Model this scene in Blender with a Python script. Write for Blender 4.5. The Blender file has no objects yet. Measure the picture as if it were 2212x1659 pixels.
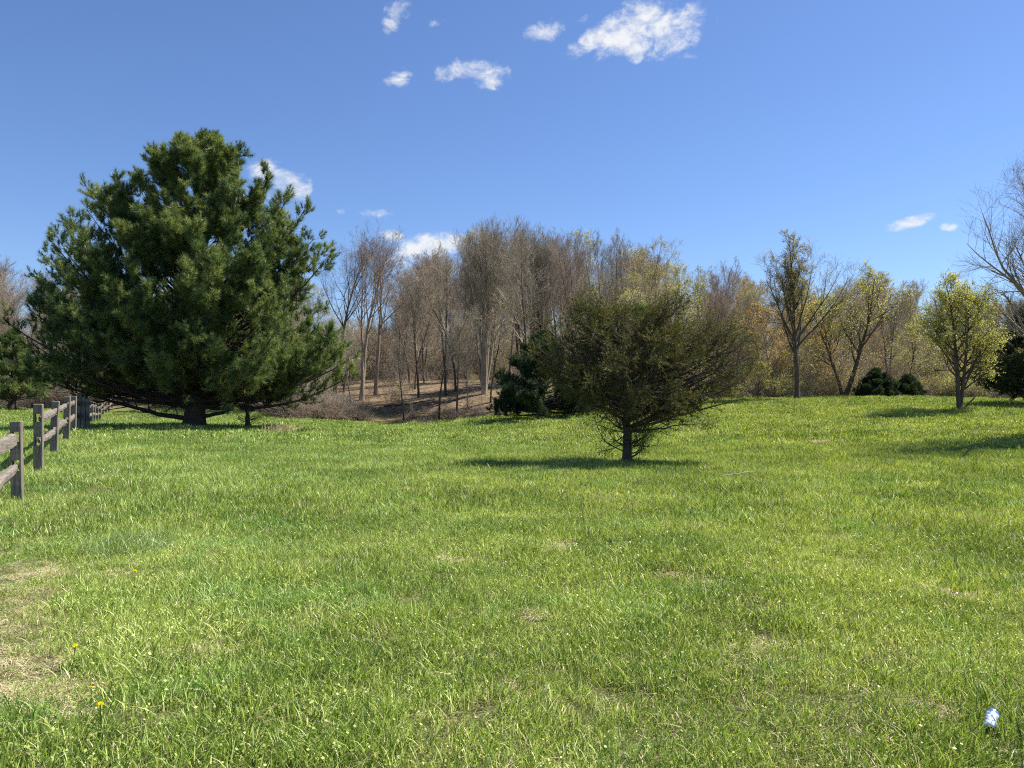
import bpy, math, random
import numpy as np
from mathutils import Vector, Matrix
R = math.radians
scene = bpy.context.scene
COL = scene.collection

# ------------------------------------------------------------------ camera
CZ = 1.55
F = 1640.0            # focal length in units of a 2212 px wide frame
PITCH = math.atan(20.5 / F)
cam_d = bpy.data.cameras.new("camera")
cam_d.sensor_width = 36.0
cam_d.lens = 36.0 * F / 2212.0
cam_d.clip_start = 0.05
cam_d.clip_end = 3000
cam = bpy.data.objects.new("camera", cam_d)
cam.location = (0, 0, CZ)
cam.rotation_euler = (R(90) + PITCH, 0, 0)
COL.objects.link(cam)
scene.camera = cam

def ray(X, Y):
    a, b = (X - 1106) / F, (829.5 - Y) / F
    y = math.cos(PITCH) - b * math.sin(PITCH)
    z = math.sin(PITCH) + b * math.cos(PITCH)
    return np.array([a, y, z])
def pt(X, Y, D):
    r = ray(X, Y)
    return np.array([0, 0, CZ]) + r * (D / r[1])

# ------------------------------------------------------------------ light
SUN_AZ, SUN_EL = 69.0, 55.0      # azimuth clockwise from +Y (straight ahead)
sdir = Vector((math.sin(R(SUN_AZ)) * math.cos(R(SUN_EL)), math.cos(R(SUN_AZ)) * math.cos(R(SUN_EL)), math.sin(R(SUN_EL))))
sl = bpy.data.lights.new("sun", 'SUN')
sl.energy = 5.0
sl.angle = R(0.53)
sl.color = (1.0, 0.955, 0.88)
so = bpy.data.objects.new("sun", sl)
so.rotation_euler = sdir.to_track_quat('Z', 'Y').to_euler()
so.location = (20, 10, 40)
COL.objects.link(so)

vs = scene.view_settings
vs.view_transform = 'Standard'
vs.look = 'None'
vs.exposure = 1.0
vs.gamma = 1.0
scene.cycles.use_denoising = False
scene.cycles.filter_width = 1.15
scene.cycles.max_bounces = 6
scene.cycles.diffuse_bounces = 3
scene.cycles.transmission_bounces = 3
scene.cycles.glossy_bounces = 2
scene.render.film_transparent = False

class NT:
    def __init__(s, tree):
        s.t = tree; s.n = tree.nodes; s.l = tree.links
        s.n.clear()
    def new(s, typ, **kw):
        nd = s.n.new(typ)
        for k, v in kw.items():
            setattr(nd, k, v)
        return nd
    def put(s, sock, v):
        if v is None: return
        if isinstance(v, bpy.types.NodeSocket): s.l.new(v, sock)
        else: sock.default_value = v
    def math(s, op, a, b=None, c=None, clamp=False):
        nd = s.new('ShaderNodeMath', operation=op, use_clamp=clamp)
        for i, v in enumerate((a, b, c)): s.put(nd.inputs[i], v)
        return nd.outputs[0]
    def vmath(s, op, a, b=None, out=0):
        nd = s.new('ShaderNodeVectorMath', operation=op)
        s.put(nd.inputs[0], a)
        if b is not None: s.put(nd.inputs[1], b)
        return nd.outputs[out]
    def noise(s, vec, scale, detail=4, rough=0.55, dist=0.0, col=False):
        nd = s.new('ShaderNodeTexNoise')
        s.put(nd.inputs['Vector'], vec)
        nd.inputs['Scale'].default_value = scale
        nd.inputs['Detail'].default_value = detail
        nd.inputs['Roughness'].default_value = rough
        nd.inputs['Distortion'].default_value = dist
        return nd.outputs['Color' if col else 'Fac']
    def ramp(s, fac, stops, interp='LINEAR'):
        nd = s.new('ShaderNodeValToRGB')
        cr = nd.color_ramp
        cr.interpolation = interp
        while len(cr.elements) < len(stops): cr.elements.new(0.5)
        for e, (p, c) in zip(cr.elements, stops):
            e.position = p
            e.color = (c, c, c, 1) if isinstance(c, (int, float)) else (*c, 1)
        s.put(nd.inputs[0], fac)
        return nd.outputs[0]
    def mix(s, fac, a, b, mode='MIX'):
        nd = s.new('ShaderNodeMix', data_type='RGBA', blend_type=mode)
        s.put(nd.inputs['Factor'], fac)
        def c(v): return (*v, 1) if isinstance(v, tuple) and len(v) == 3 else v
        s.put(nd.inputs[6], c(a)); s.put(nd.inputs[7], c(b))
        return nd.outputs[2]
    def smooth(s, x, lo, hi):
        nd = s.new('ShaderNodeMapRange', interpolation_type='SMOOTHSTEP')
        s.put(nd.inputs[0], x)
        nd.inputs[1].default_value = lo; nd.inputs[2].default_value = hi
        return nd.outputs[0]

# sky with small fair-weather clouds, all by direction
world = bpy.data.worlds.new("World")
scene.world = world
world.use_nodes = True
w = NT(world.node_tree)
sky = w.new('ShaderNodeTexSky', sky_type='NISHITA')
sky.sun_disc = False
sky.sun_elevation = R(SUN_EL)
sky.sun_rotation = R(SUN_AZ)
sky.altitude = 200
sky.air_density = 1.0
sky.dust_density = 0.25
sky.ozone_density = 2.2
SKY = 0.072
d = w.vmath('NORMALIZE', w.new('ShaderNodeTexCoord').outputs['Generated'])
CLOUDS = [  # X, Y, half width, half height, turn (deg), strength
    (1360, 62, 95, 40, 25, 1.15), (1275, 92, 60, 22, 22, 1.1), (1425, 72, 85, 44, 10, 1.05), (1395, 118, 50, 17, 12, .8),
    (1470, 28, 55, 13, 25, .6), (1508, 45, 28, 11, 0, .62), (1488, 122, 26, 11, -10, .7), (1490, 92, 28, 12, 5, .55), (1182, 64, 45, 22, 12, 1.0),
    (1240, 48, 38, 9, 15, .5), (1555, 38, 14, 7, 20, .5), (1568, 68, 8, 4, 0, .45),
    (1005, 152, 64, 19, 10, .95), (1065, 166, 48, 21, 5, .95), (965, 150, 30, 14, 40, .55),
    (862, 168, 30, 19, 30, .95), (846, 52, 18, 36, -20, .85), (860, 22, 34, 20, 20, .65), (935, 50, 30, 8, 20, .42),
    (625, 392, 52, 30, -35, 1.1), (585, 372, 42, 24, 0, 1.0), (600, 425, 50, 16, 0, .6), (815, 460, 34, 12, 0, 1.0), (738, 457, 12, 9, 0, .7),
    (843, 510, 28, 15, -10, 1.0), (905, 545, 62, 30, 12, 1.15), (945, 524, 60, 24, 0, 1.1), (985, 520, 34, 14, 10, .7),
    (1968, 480, 46, 13, 14, 1.05), (2046, 490, 16, 9, 0, .95), (1930, 487, 20, 6, 10, .55),
    (1108, 640, 40, 12, 10, .9), (560, 700, 60, 20, 10, .8)]
field = None
for (X, Y, a, b, ang, st) in CLOUDS:
    c = Vector(ray(X, Y)).normalized()
    rt = Vector((0, 0, 1)).cross(c).normalized() * -1
    up = rt.cross(c).normalized()
    if up.z < 0: up = -up
    ca, sa = math.cos(R(ang)), math.sin(R(ang))
    u = (rt * ca + up * sa) / (a / F)
    v = (up * ca - rt * sa) / (b / F)
    du = w.vmath('DOT_PRODUCT', d, tuple(u), out=1)
    dv = w.vmath('DOT_PRODUCT', d, tuple(v), out=1)
    q = w.math('MULTIPLY_ADD', du, du, w.math('MULTIPLY', dv, dv))
    q = w.math('MULTIPLY', w.math('SUBTRACT', 1.0, w.math('MULTIPLY', q, 0.55)), st)
    field = q if field is None else w.math('MAXIMUM', field, q)
sep = w.new('ShaderNodeSeparateXYZ'); w.put(sep.inputs[0], d)
sq = w.vmath('MULTIPLY', d, (1.0, 1.0, 1.5))
n1 = w.noise(sq, 26, 9, 0.62, 0.6)
n2 = w.noise(sq, 75, 6, 0.65, 0.3)
nn = w.math('ADD', w.math('MULTIPLY', w.math('SUBTRACT', n1, 0.5), 2.3), w.math('MULTIPLY', w.math('SUBTRACT', n2, 0.5), 0.8))
fld = w.math('MULTIPLY', w.math('ADD', w.math('MAXIMUM', field, 0.0), nn), w.smooth(field, 0.0, 0.22))
al = w.smooth(fld, 0.40, 1.35)
al = w.math('MULTIPLY', al, w.math('GREATER_THAN', sep.outputs[1], 0.0))
bg1 = w.new('ShaderNodeBackground')
hs = w.mix(1.0, sky.outputs[0], (0.72, 0.845, 1.085), 'MULTIPLY')
w.put(bg1.inputs[0], hs); bg1.inputs[1].default_value = SKY
bg2 = w.new('ShaderNodeBackground')
w.put(bg2.inputs[0], w.mix(w.smooth(n2, 0.35, 0.6), (0.80, 0.85, 0.93), (0.97, 0.985, 1.0)))
bg2.inputs[1].default_value = 0.48
mx = w.new('ShaderNodeMixShader')
w.put(mx.inputs[0], w.math('MULTIPLY', al, 0.95))
w.l.new(bg1.outputs[0], mx.inputs[1]); w.l.new(bg2.outputs[0], mx.inputs[2])
wo = w.new('ShaderNodeOutputWorld')
w.l.new(mx.outputs[0], wo.inputs[0])

# ------------------------------------------------------------------ helpers
def mk_mesh(name, V, faces, mats, parent=None, attr=None, smooth=True, loc=None):
    """faces: list of int arrays (n,3) / (n,4), optionally (array, material index)"""
    me = bpy.data.meshes.new(name)
    V = np.asarray(V, dtype=np.float32)
    me.vertices.add(len(V))
    me.vertices.foreach_set('co', V.ravel())
    idx, st, mi, n = [], [], [], 0
    for f in faces:
        m = 0
        if isinstance(f, tuple): f, m = f
        if len(f) == 0: continue
        f = np.asarray(f, dtype=np.int32)
        idx.append(f.ravel())
        st.append(n + np.arange(len(f)) * f.shape[1])
        n += f.size
        mi.append(np.full(len(f), m))
    idx = np.concatenate(idx); st = np.concatenate(st); mi = np.concatenate(mi)
    me.loops.add(len(idx)); me.loops.foreach_set('vertex_index', idx.astype(np.int32))
    me.polygons.add(len(st))
    me.polygons.foreach_set('loop_start', st.astype(np.int32))
    me.polygons.foreach_set('material_index', mi.astype(np.int32))
    me.polygons.foreach_set('use_smooth', np.full(len(st), smooth))
    if attr:
        for k, a in attr.items():
            at = me.attributes.new(k, 'FLOAT', 'POINT')
            at.data.foreach_set('value', np.asarray(a, dtype=np.float32))
    me.update(calc_edges=True)
    for m in (mats if isinstance(mats, (list, tuple)) else [mats]): me.materials.append(m)
    o = bpy.data.objects.new(name, me)
    COL.objects.link(o)
    if parent: o.parent = parent
    if loc is not None: o.location = loc
    return o

def tag(o, label=None, cat=None, group=None, kind=None):
    if label: o['label'] = label
    if cat: o['category'] = cat
    if group: o['group'] = group
    if kind: o['kind'] = kind
    return o
def empty(name, loc=(0, 0, 0), rz=0):
    o = bpy.data.objects.new(name, None)
    o.empty_display_size = 0.3
    o.location = loc; o.rotation_euler = (0, 0, rz)
    COL.objects.link(o)
    return o
def copy_tree(o, parent=None):
    c = o.copy(); COL.objects.link(c); c.parent = parent
    for ch in list(o.children): copy_tree(ch, c)
    return c

def tubes(P, Rr, sides=3, cap=False):
    """P (N,K,3), Rr (N,K) -> verts, quads"""
    N, K, _ = P.shape
    T = np.gradient(P, axis=1)
    T /= np.linalg.norm(T, axis=2, keepdims=True) + 1e-9
    ref = np.zeros_like(T); ref[..., 2] = 1
    m = np.abs(T[:, :1, 2]) > 0.9
    ref[np.broadcast_to(m, (N, K))] = (1, 0, 0)
    U = np.cross(T, ref); U /= np.linalg.norm(U, axis=2, keepdims=True) + 1e-9
    W = np.cross(T, U)
    a = np.arange(sides) * 2 * np.pi / sides
    V = P[:, :, None, :] + Rr[:, :, None, None] * (U[:, :, None, :] * np.cos(a)[:, None] + W[:, :, None, :] * np.sin(a)[:, None])
    i = np.arange(N * K * sides).reshape(N, K, sides)
    A = i[:, :-1]; B = i[:, 1:]
    Q = np.stack([A, np.roll(A, -1, axis=2), np.roll(B, -1, axis=2), B], axis=-1).reshape(-1, 4)
    return V.reshape(-1, 3), Q

class Geo:
    def __init__(s): s.V = []; s.F = []; s.n = 0; s.T = []
    def add(s, V, F, m=0, t=None):
        s.V.append(V); s.F.append((np.asarray(F) + s.n, m)); s.n += len(V)
        s.T.append(np.zeros(len(V)) if t is None else t)
    def build(s, name, mats, parent=None, smooth=True, loc=None):
        return mk_mesh(name, np.concatenate(s.V), s.F, mats, parent, {'tint': np.concatenate(s.T)}, smooth, loc)

def unit(v): return v / (np.linalg.norm(v, axis=-1, keepdims=True) + 1e-9)

def grow(rng, start, dirs, length, r0, K, wander=0.15, up=0.1, taper=0.75, rend=None):
    """polylines; arrays start (N,3) dirs (N,3) length (N) r0 (N)"""
    N = len(start)
    P = np.zeros((N, K, 3)); P[:, 0] = start
    dcur = unit(dirs); st = (length / (K - 1))[:, None]
    drift = rng.normal(0, 1, (N, 3))
    for k in range(1, K):
        dcur = unit(dcur + wander * (rng.normal(0, 1, (N, 3)) * 0.7 + drift * 0.3) + np.array([0, 0, up]))
        P[:, k] = P[:, k - 1] + dcur * st
    s = np.linspace(0, 1, K)
    Rr = r0[:, None] * (1 - taper * s[None, :])
    return P, Rr

def children(rng, P, Rr, n, tmin, tmax, ang, angsd, lenf, K, wander, up, rratio=0.6, taper=0.8, keep=1.0, even=False):
    N, KK, _ = P.shape
    idx = np.repeat(np.arange(N), n)
    M = len(idx)
    if keep < 1:
        idx = idx[rng.random(M) < keep]; M = len(idx)
    t = tmin + (tmax - tmin) * rng.random(M)
    if even: t = np.clip(tmin + (tmax - tmin) * ((np.arange(M) % n) + rng.random(M)) / n, 0, 1)
    x = t * (KK - 1); i0 = np.minimum(x.astype(int), KK - 2); f = (x - i0)[:, None]
    p = P[idx, i0] * (1 - f) + P[idx, i0 + 1] * f
    tg = unit(P[idx, i0 + 1] - P[idx, i0])
    rr = Rr[idx, i0] * (1 - f[:, 0]) + Rr[idx, i0 + 1] * f[:, 0]
    side = unit(np.cross(tg, rng.normal(0, 1, (M, 3))))
    a = np.radians(ang + angsd * rng.normal(0, 1, M))[:, None]
    dr = tg * np.cos(a) + side * np.sin(a)
    L = lenf(idx, t) * (0.75 + 0.5 * rng.random(M))
    r0 = np.maximum(rr * rratio, 0.002)
    P2, R2 = grow(rng, p, dr, L, r0, K, wander, up, taper)
    return P2, R2, idx, t

def leaf_quads(rng, C, size, aspect=1.0, updown=0.4):
    """small random leaf diamonds at C (N,3)"""
    N = len(C)
    nrm = unit(rng.normal(0, 1, (N, 3)) + np.array([0, 0, updown]))
    u = unit(np.cross(nrm, rng.normal(0, 1, (N, 3)))); v = np.cross(nrm, u)
    s = (size * (0.6 + 0.8 * rng.random(N)))[:, None]
    V = np.stack([C - u * s, C - v * s * aspect * .6, C + u * s, C + v * s * aspect * .6], axis=1).reshape(-1, 3)
    Fq = np.arange(N * 4).reshape(N, 4)
    return V, Fq, np.repeat(rng.random(N), 4)

def needles(rng, C, D, n, length, width, spread):
    """tufts of thin needle triangles at C pointing round D"""
    N = len(C)
    lv = 0.85 + 0.3 * np.sin(C[:, 0] * 1.9 + C[:, 2] * 2.3 + 1) * np.sin(C[:, 1] * 2.1 - C[:, 2] * 1.2) + 0.35 * (rng.random(N) - 0.3)
    Cn = np.repeat(C, n, axis=0); Dn = np.repeat(D, n, axis=0)
    M = N * n
    dr = unit(Dn + spread * rng.normal(0, 1, (M, 3)))
    L = (length * (0.65 + 0.6 * rng.random(M)) * np.repeat(lv, n))[:, None]
    sd = unit(np.cross(dr, rng.normal(0, 1, (M, 3)))) * (width / 2)
    Cn = Cn - Dn * (length * 0.35) * rng.random((M, 1))
    V = np.stack([Cn - sd, Cn + sd, Cn + dr * L], axis=1).reshape(-1, 3)
    T = np.repeat(np.repeat(rng.random(N), n), 3)
    return V, np.arange(M * 3).reshape(M, 3), T

# ------------------------------------------------------------------ materials
def mat(name):
    m = bpy.data.materials.new(name); m.use_nodes = True
    return m, NT(m.node_tree)
def finish(m, t, col, rough=0.8, bump=None, bump_d=0.01, transl=0.0, tcol=None, spec=0.3, strength=1.0):
    p = t.new('ShaderNodeBsdfPrincipled')
    t.put(p.inputs['Base Color'], col if not isinstance(col, tuple) else (*col, 1))
    t.put(p.inputs['Roughness'], rough)
    p.inputs['Specular IOR Level'].default_value = spec
    if bump is not None:
        b = t.new('ShaderNodeBump'); b.inputs['Distance'].default_value = bump_d; b.inputs['Strength'].default_value = strength
        t.put(b.inputs['Height'], bump); t.l.new(b.outputs[0], p.inputs['Normal'])
    out = t.new('ShaderNodeOutputMaterial')
    if transl:
        tr = t.new('ShaderNodeBsdfTranslucent')
        t.put(tr.inputs[0], tcol if tcol is not None else col)
        mx = t.new('ShaderNodeMixShader'); mx.inputs[0].default_value = transl
        t.l.new(p.outputs[0], mx.inputs[1]); t.l.new(tr.outputs[0], mx.inputs[2]); t.l.new(mx.outputs[0], out.inputs[0])
    else:
        t.l.new(p.outputs[0], out.inputs[0])
    return m
def bark(name, c1, c2, scale=3.0):
    m, t = mat(name)
    tc = t.new('ShaderNodeTexCoord').outputs['Object']
    v = t.vmath('MULTIPLY', tc, (1, 1, 0.22))
    n = t.noise(v, scale * 6, 6, 0.65)
    n2 = t.noise(tc, 0.9, 3, 0.6)
    c = t.mix(t.smooth(n, 0.35, 0.65), c1, c2)
    c = t.mix(t.math('MULTIPLY', n2, 0.5), c, tuple(x * 1.5 for x in c2))
    rnd = t.new('ShaderNodeObjectInfo').outputs['Random']
    c = t.mix(1.0, c, t.ramp(rnd, [(0, (0.75, 0.72, 0.7)), (1, (1.3, 1.25, 1.2))]), 'MULTIPLY')
    return finish(m, t, c, 0.9, n, 0.02, spec=0.15)
def foliage(name, stops, transl=0.35, rough=0.55, spec=0.3, noise_scale=0.6, warm=None):
    m, t = mat(name)
    a = t.new('ShaderNodeAttribute', attribute_name='tint').outputs['Fac']
    pos = t.new('ShaderNodeNewGeometry').outputs['Position']
    n = t.noise(pos, noise_scale, 3, 0.5)
    f = t.math('ADD', t.math('MULTIPLY', a, 0.55), t.math('MULTIPLY', t.smooth(n, 0.3, 0.7), 0.45))
    c = t.ramp(f, stops)
    tc = t.mix(1.0, c, warm or (1.25, 1.2, 0.7), 'MULTIPLY')
    return finish(m, t, c, rough, transl=transl, tcol=tc, spec=spec)

M = {}
M['pine_bark'] = bark('pine_bark', (0.035, 0.028, 0.024), (0.085, 0.07, 0.06))
M['wood_bark'] = bark('grey_bark', (0.135, 0.115, 0.085), (0.35, 0.31, 0.24))
M['red_bark'] = bark('ruddy_bark', (0.14, 0.105, 0.08), (0.31, 0.25, 0.195))
M['pale_bark'] = bark('pale_bark', (0.20, 0.17, 0.13), (0.42, 0.37, 0.30))
M['dark_bark'] = bark('dark_bark', (0.045, 0.036, 0.029), (0.13, 0.105, 0.085))
M['needle'] = foliage('pine_needles', [(0, (0.035, 0.07, 0.036)), (0.4, (0.095, 0.15, 0.052)), (0.75, (0.22, 0.275, 0.09)), (1, (0.40, 0.43, 0.15))], 0.36, 0.42, 0.45, 0.9)  # pale upper stops and noise patches paint sunlit clumps into the needle colour
M['needle_dark'] = foliage('dark_pine_needles', [(0, (0.018, 0.036, 0.02)), (0.5, (0.04, 0.068, 0.03)), (1, (0.11, 0.14, 0.055))], 0.2, 0.5, 0.35, 0.8)
M['cedar'] = foliage('cedar_sprays', [(0, (0.05, 0.066, 0.022)), (0.35, (0.105, 0.122, 0.038)), (0.7, (0.165, 0.155, 0.048)), (1, (0.27, 0.205, 0.07))], 0.22, 0.6, 0.2, 2.0)
M['leaf_yellow'] = foliage('young_yellow_green_leaves', [(0, (0.34, 0.37, 0.09)), (0.5, (0.54, 0.55, 0.16)), (1, (0.74, 0.71, 0.28))], 0.45, 0.5, 0.3, 0.5)
M['leaf_olive'] = foliage('young_olive_leaves', [(0, (0.27, 0.24, 0.08)), (0.5, (0.42, 0.37, 0.13)), (1, (0.56, 0.49, 0.22))], 0.4, 0.5, 0.3, 0.5)
M['leaf_orange'] = foliage('young_orange_leaves', [(0, (0.36, 0.22, 0.07)), (0.5, (0.50, 0.33, 0.11)), (1, (0.60, 0.45, 0.18))], 0.4, 0.5, 0.3, 0.5)
M['bud_red'] = foliage('ruddy_buds', [(0, (0.16, 0.115, 0.08)), (0.5, (0.25, 0.19, 0.13)), (1, (0.36, 0.29, 0.20))], 0.2, 0.7, 0.2, 0.5)
M['leaf_green'] = foliage('bright_green_leaves', [(0, (0.05, 0.10, 0.02)), (0.5, (0.09, 0.17, 0.03)), (1, (0.15, 0.24, 0.05))], 0.35, 0.5, 0.3, 2.0)

# ------------------------------------------------------------------ ground
CP = [(40,1080,10.7),(82,1018,13.1),(115,980,16.4),(143,950,19.6),(168,926,26.6),(196,915,43),(215,911,48),(242,890,58),(60,884,62),(25,884,50),(300,872,62),
      (420,925,28),(537,925,28.5),(1355,1002,17),(650,907,40),(850,919,42),(950,915,42),(1050,906,40),(700,862,52),(850,838,56),(950,826,60),(1045,850,48),
      (1200,838,55),(850,800,90),(1106,804,90),(1170,905,33),(1262,888,37),(1400,875,40),(1500,867,43),(1637,865,42),(1722,865,42),(1820,858,47),(1910,859,46),
      (2075,886,32),(2190,866,44),(2212,905,26),(2212,965,19),(2212,1013,15),(2212,1112,9.7),(1820,868,66),(2200,872,66),(1500,866,62),(0,890,92),(300,880,95),(1820,866,95),(2300,868,95),
      (-300,1112,9.7),(-300,950,25),(-300,892,60),(2600,1112,9.7),(2600,935,22),(2600,864,48),(850,942,27.5),(2000,905,29.5),(2130,893,30),(1900,925,26),(2150,975,18.5),(1106,1104,10),(600,1104,10),(1600,1100,10),(700,990,18)]
cpw = np.array([pt(*c) for c in CP] + [np.array(p, float) for p in [(0,0,0),(-8,0,0),(8,0,0),(0,-15,0),(-20,-15,0),(20,-15,0),(0,5,0),(4,4,0),(-4,4,0)]])
def tps(r2): return np.where(r2 > 1e-9, 0.5 * r2 * np.log(np.maximum(r2, 1e-9)), 0)
_n = len(cpw)
_K = tps(((cpw[:, None, :2] - cpw[None, :, :2]) ** 2).sum(-1)) + np.eye(_n) * 1.2
_Pm = np.c_[np.ones(_n), cpw[:, :2]]
_A = np.block([[_K, _Pm], [_Pm.T, np.zeros((3, 3))]])
_sol = np.linalg.solve(_A, np.r_[cpw[:, 2], 0, 0, 0])
def gz(x, y):
    x = np.atleast_1d(np.asarray(x, float)); y = np.atleast_1d(np.asarray(y, float))
    r = np.hypot(x, y)
    s = np.minimum(1, 100 / np.maximum(r, 1e-6))
    xx, yy = x * s, y * s
    z = np.zeros_like(x)
    for i in range(0, len(x), 20000):
        j = slice(i, i + 20000)
        q = np.c_[xx[j], yy[j]]
        z[j] = tps(((q[:, None] - cpw[None, :, :2]) ** 2).sum(-1)) @ _sol[:_n] + np.c_[np.ones(len(q)), q] @ _sol[_n:]
    z = np.clip(z, -1.2, 4)
    k = np.clip((r - 95) / 60, 0, 1)
    z = z * (1 - k) + 1.1 * k
    z += 0.025 * np.sin(x * 1.7 + 0.6 * y) * np.sin(y * 1.3 - x * .4) + 0.012 * np.sin(x * 4.1 + 1) * np.sin(y * 3.7)
    return z
def g1(x, y): return float(gz(x, y)[0])
EX = np.array([-1500, -400, 60, 300, 500, 640, 720, 850, 950, 1050, 1160, 1262, 1400, 1520, 1640, 1722, 1820, 1900, 2000, 2100, 2212, 2600, 4000])
ED = np.array([60, 62, 62, 62, 50, 40, 41.5, 42.5, 42, 41, 39, 38, 41, 43.5, 43.5, 43.5, 48, 47.5, 47, 46, 46, 46, 46])
def edgeD(x, y):
    """depth where the wood starts for the direction of (x, y)"""
    X = 1106 + np.clip(x / np.maximum(y, 0.5), -1.6, 1.8) * F
    return np.interp(X, EX, ED)

def build_ground():
    rad = np.r_[0.0, np.geomspace(0.6, 45, 150), np.linspace(46, 110, 90), np.geomspace(115, 900, 24)]
    na = 420
    th = np.linspace(0, 2 * np.pi, na, endpoint=False)
    rr, tt = np.meshgrid(rad[1:], th, indexing='ij')
    x = np.r_[0, (rr * np.sin(tt)).ravel()]; y = np.r_[0, (rr * np.cos(tt)).ravel()]
    z = gz(x, y)
    ed = edgeD(x, y)
    jag = 0.8 * np.sin(x * 0.9) + 0.5 * np.sin(x * 2.3 + y)
    lit = np.clip((y - ed + jag) / 1.2 + 0.5, 0, 1) * (y > 5)
    i = 1 + np.arange((len(rad) - 1) * na).reshape(len(rad) - 1, na)
    Q = np.stack([i[:-1], np.roll(i, -1, 1)[:-1], np.roll(i, -1, 1)[1:], i[1:]], -1).reshape(-1, 4)[:, ::-1]
    T = np.stack([np.zeros(na, int), np.roll(i[0], -1), i[0]], -1)[:, ::-1]
    m, t = mat('meadow_ground')
    pos = t.new('ShaderNodeNewGeometry').outputs['Position']
    a = t.new('ShaderNodeAttribute', attribute_name='litter').outputs['Fac']
    n1 = t.noise(pos, 28, 8, 0.7); n2 = t.noise(pos, 0.35, 4, 0.6); n3 = t.noise(pos, 4, 6, 0.65)
    n4 = t.noise(pos, 70, 5, 0.75)
    gr = t.ramp(n4, [(0.36, (0.035, 0.035, 0.012)), (0.5, (0.12, 0.12, 0.04)), (0.6, (0.42, 0.35, 0.19)), (0.72, (0.66, 0.56, 0.36))])
    gr = t.mix(t.math('MULTIPLY', t.smooth(n2, 0.3, 0.7), 0.5), gr, (0.12, 0.16, 0.04))
    lf = t.ramp(n1, [(0.28, (0.075, 0.05, 0.028)), (0.5, (0.22, 0.15, 0.085)), (0.62, (0.36, 0.26, 0.155)), (0.75, (0.52, 0.41, 0.27))])
    lf = t.mix(t.smooth(n3, 0.42, 0.62), lf, (0.075, 0.052, 0.034))
    lf = t.mix(t.smooth(t.noise(pos, 7.5, 5, 0.7), 0.56, 0.66), lf, (0.40, 0.30, 0.19))
    lf = t.mix(t.math('MULTIPLY', t.smooth(t.noise(pos, 0.22, 3), 0.5, 0.7), 0.5), lf, (0.14, 0.14, 0.05))
    c = t.mix(a, gr, lf)
    finish(m, t, c, 0.95, n1, 0.05, spec=0.1)
    o = mk_mesh('ground', np.c_[x, y, z], [Q, T], m, attr={'litter': lit})
    tag(o, kind='structure')
build_ground()

# ------------------------------------------------------------------ grass (geometry-node scatter)
def scatter(name, pts, rot, scl, idx, protos, parent_loc=None):
    me = bpy.data.meshes.new(name)
    me.vertices.add(len(pts)); me.vertices.foreach_set('co', np.asarray(pts, np.float32).ravel())
    at = me.attributes.new('rot', 'FLOAT_VECTOR', 'POINT'); at.data.foreach_set('vector', np.asarray(rot, np.float32).ravel())
    at = me.attributes.new('scl', 'FLOAT_VECTOR', 'POINT'); at.data.foreach_set('vector', np.asarray(scl, np.float32).ravel())
    at = me.attributes.new('idx', 'INT', 'POINT'); at.data.foreach_set('value', np.asarray(idx, np.int32))
    o = bpy.data.objects.new(name, me); COL.objects.link(o)
    c = bpy.data.collections.new(name + '_kinds')
    for p in protos:
        for cc in list(p.users_collection): cc.objects.unlink(p)
        c.objects.link(p)
    g = bpy.data.node_groups.new(name + '_nodes', 'GeometryNodeTree')
    g.interface.new_socket('Geometry', in_out='INPUT', socket_type='NodeSocketGeometry')
    g.interface.new_socket('Geometry', in_out='OUTPUT', socket_type='NodeSocketGeometry')
    N, L = g.nodes, g.links
    gi = N.new('NodeGroupInput'); go = N.new('NodeGroupOutput')
    ci = N.new('GeometryNodeCollectionInfo'); ci.inputs['Collection'].default_value = c
    ci.inputs['Separate Children'].default_value = True; ci.inputs['Reset Children'].default_value = True
    ip = N.new('GeometryNodeInstanceOnPoints')
    def na(n, t):
        a = N.new('GeometryNodeInputNamedAttribute'); a.data_type = t; a.inputs['Name'].default_value = n
        return a.outputs['Attribute']
    L.new(gi.outputs[0], ip.inputs['Points']); L.new(ci.outputs[0], ip.inputs['Instance'])
    ip.inputs['Pick Instance'].default_value = True
    L.new(na('idx', 'INT'), ip.inputs['Instance Index'])
    L.new(na('rot', 'FLOAT_VECTOR'), ip.inputs['Rotation'])
    L.new(na('scl', 'FLOAT_VECTOR'), ip.inputs['Scale'])
    L.new(ip.outputs[0], go.inputs[0])
    md = o.modifiers.new('scatter', 'NODES'); md.node_group = g
    return o

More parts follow.
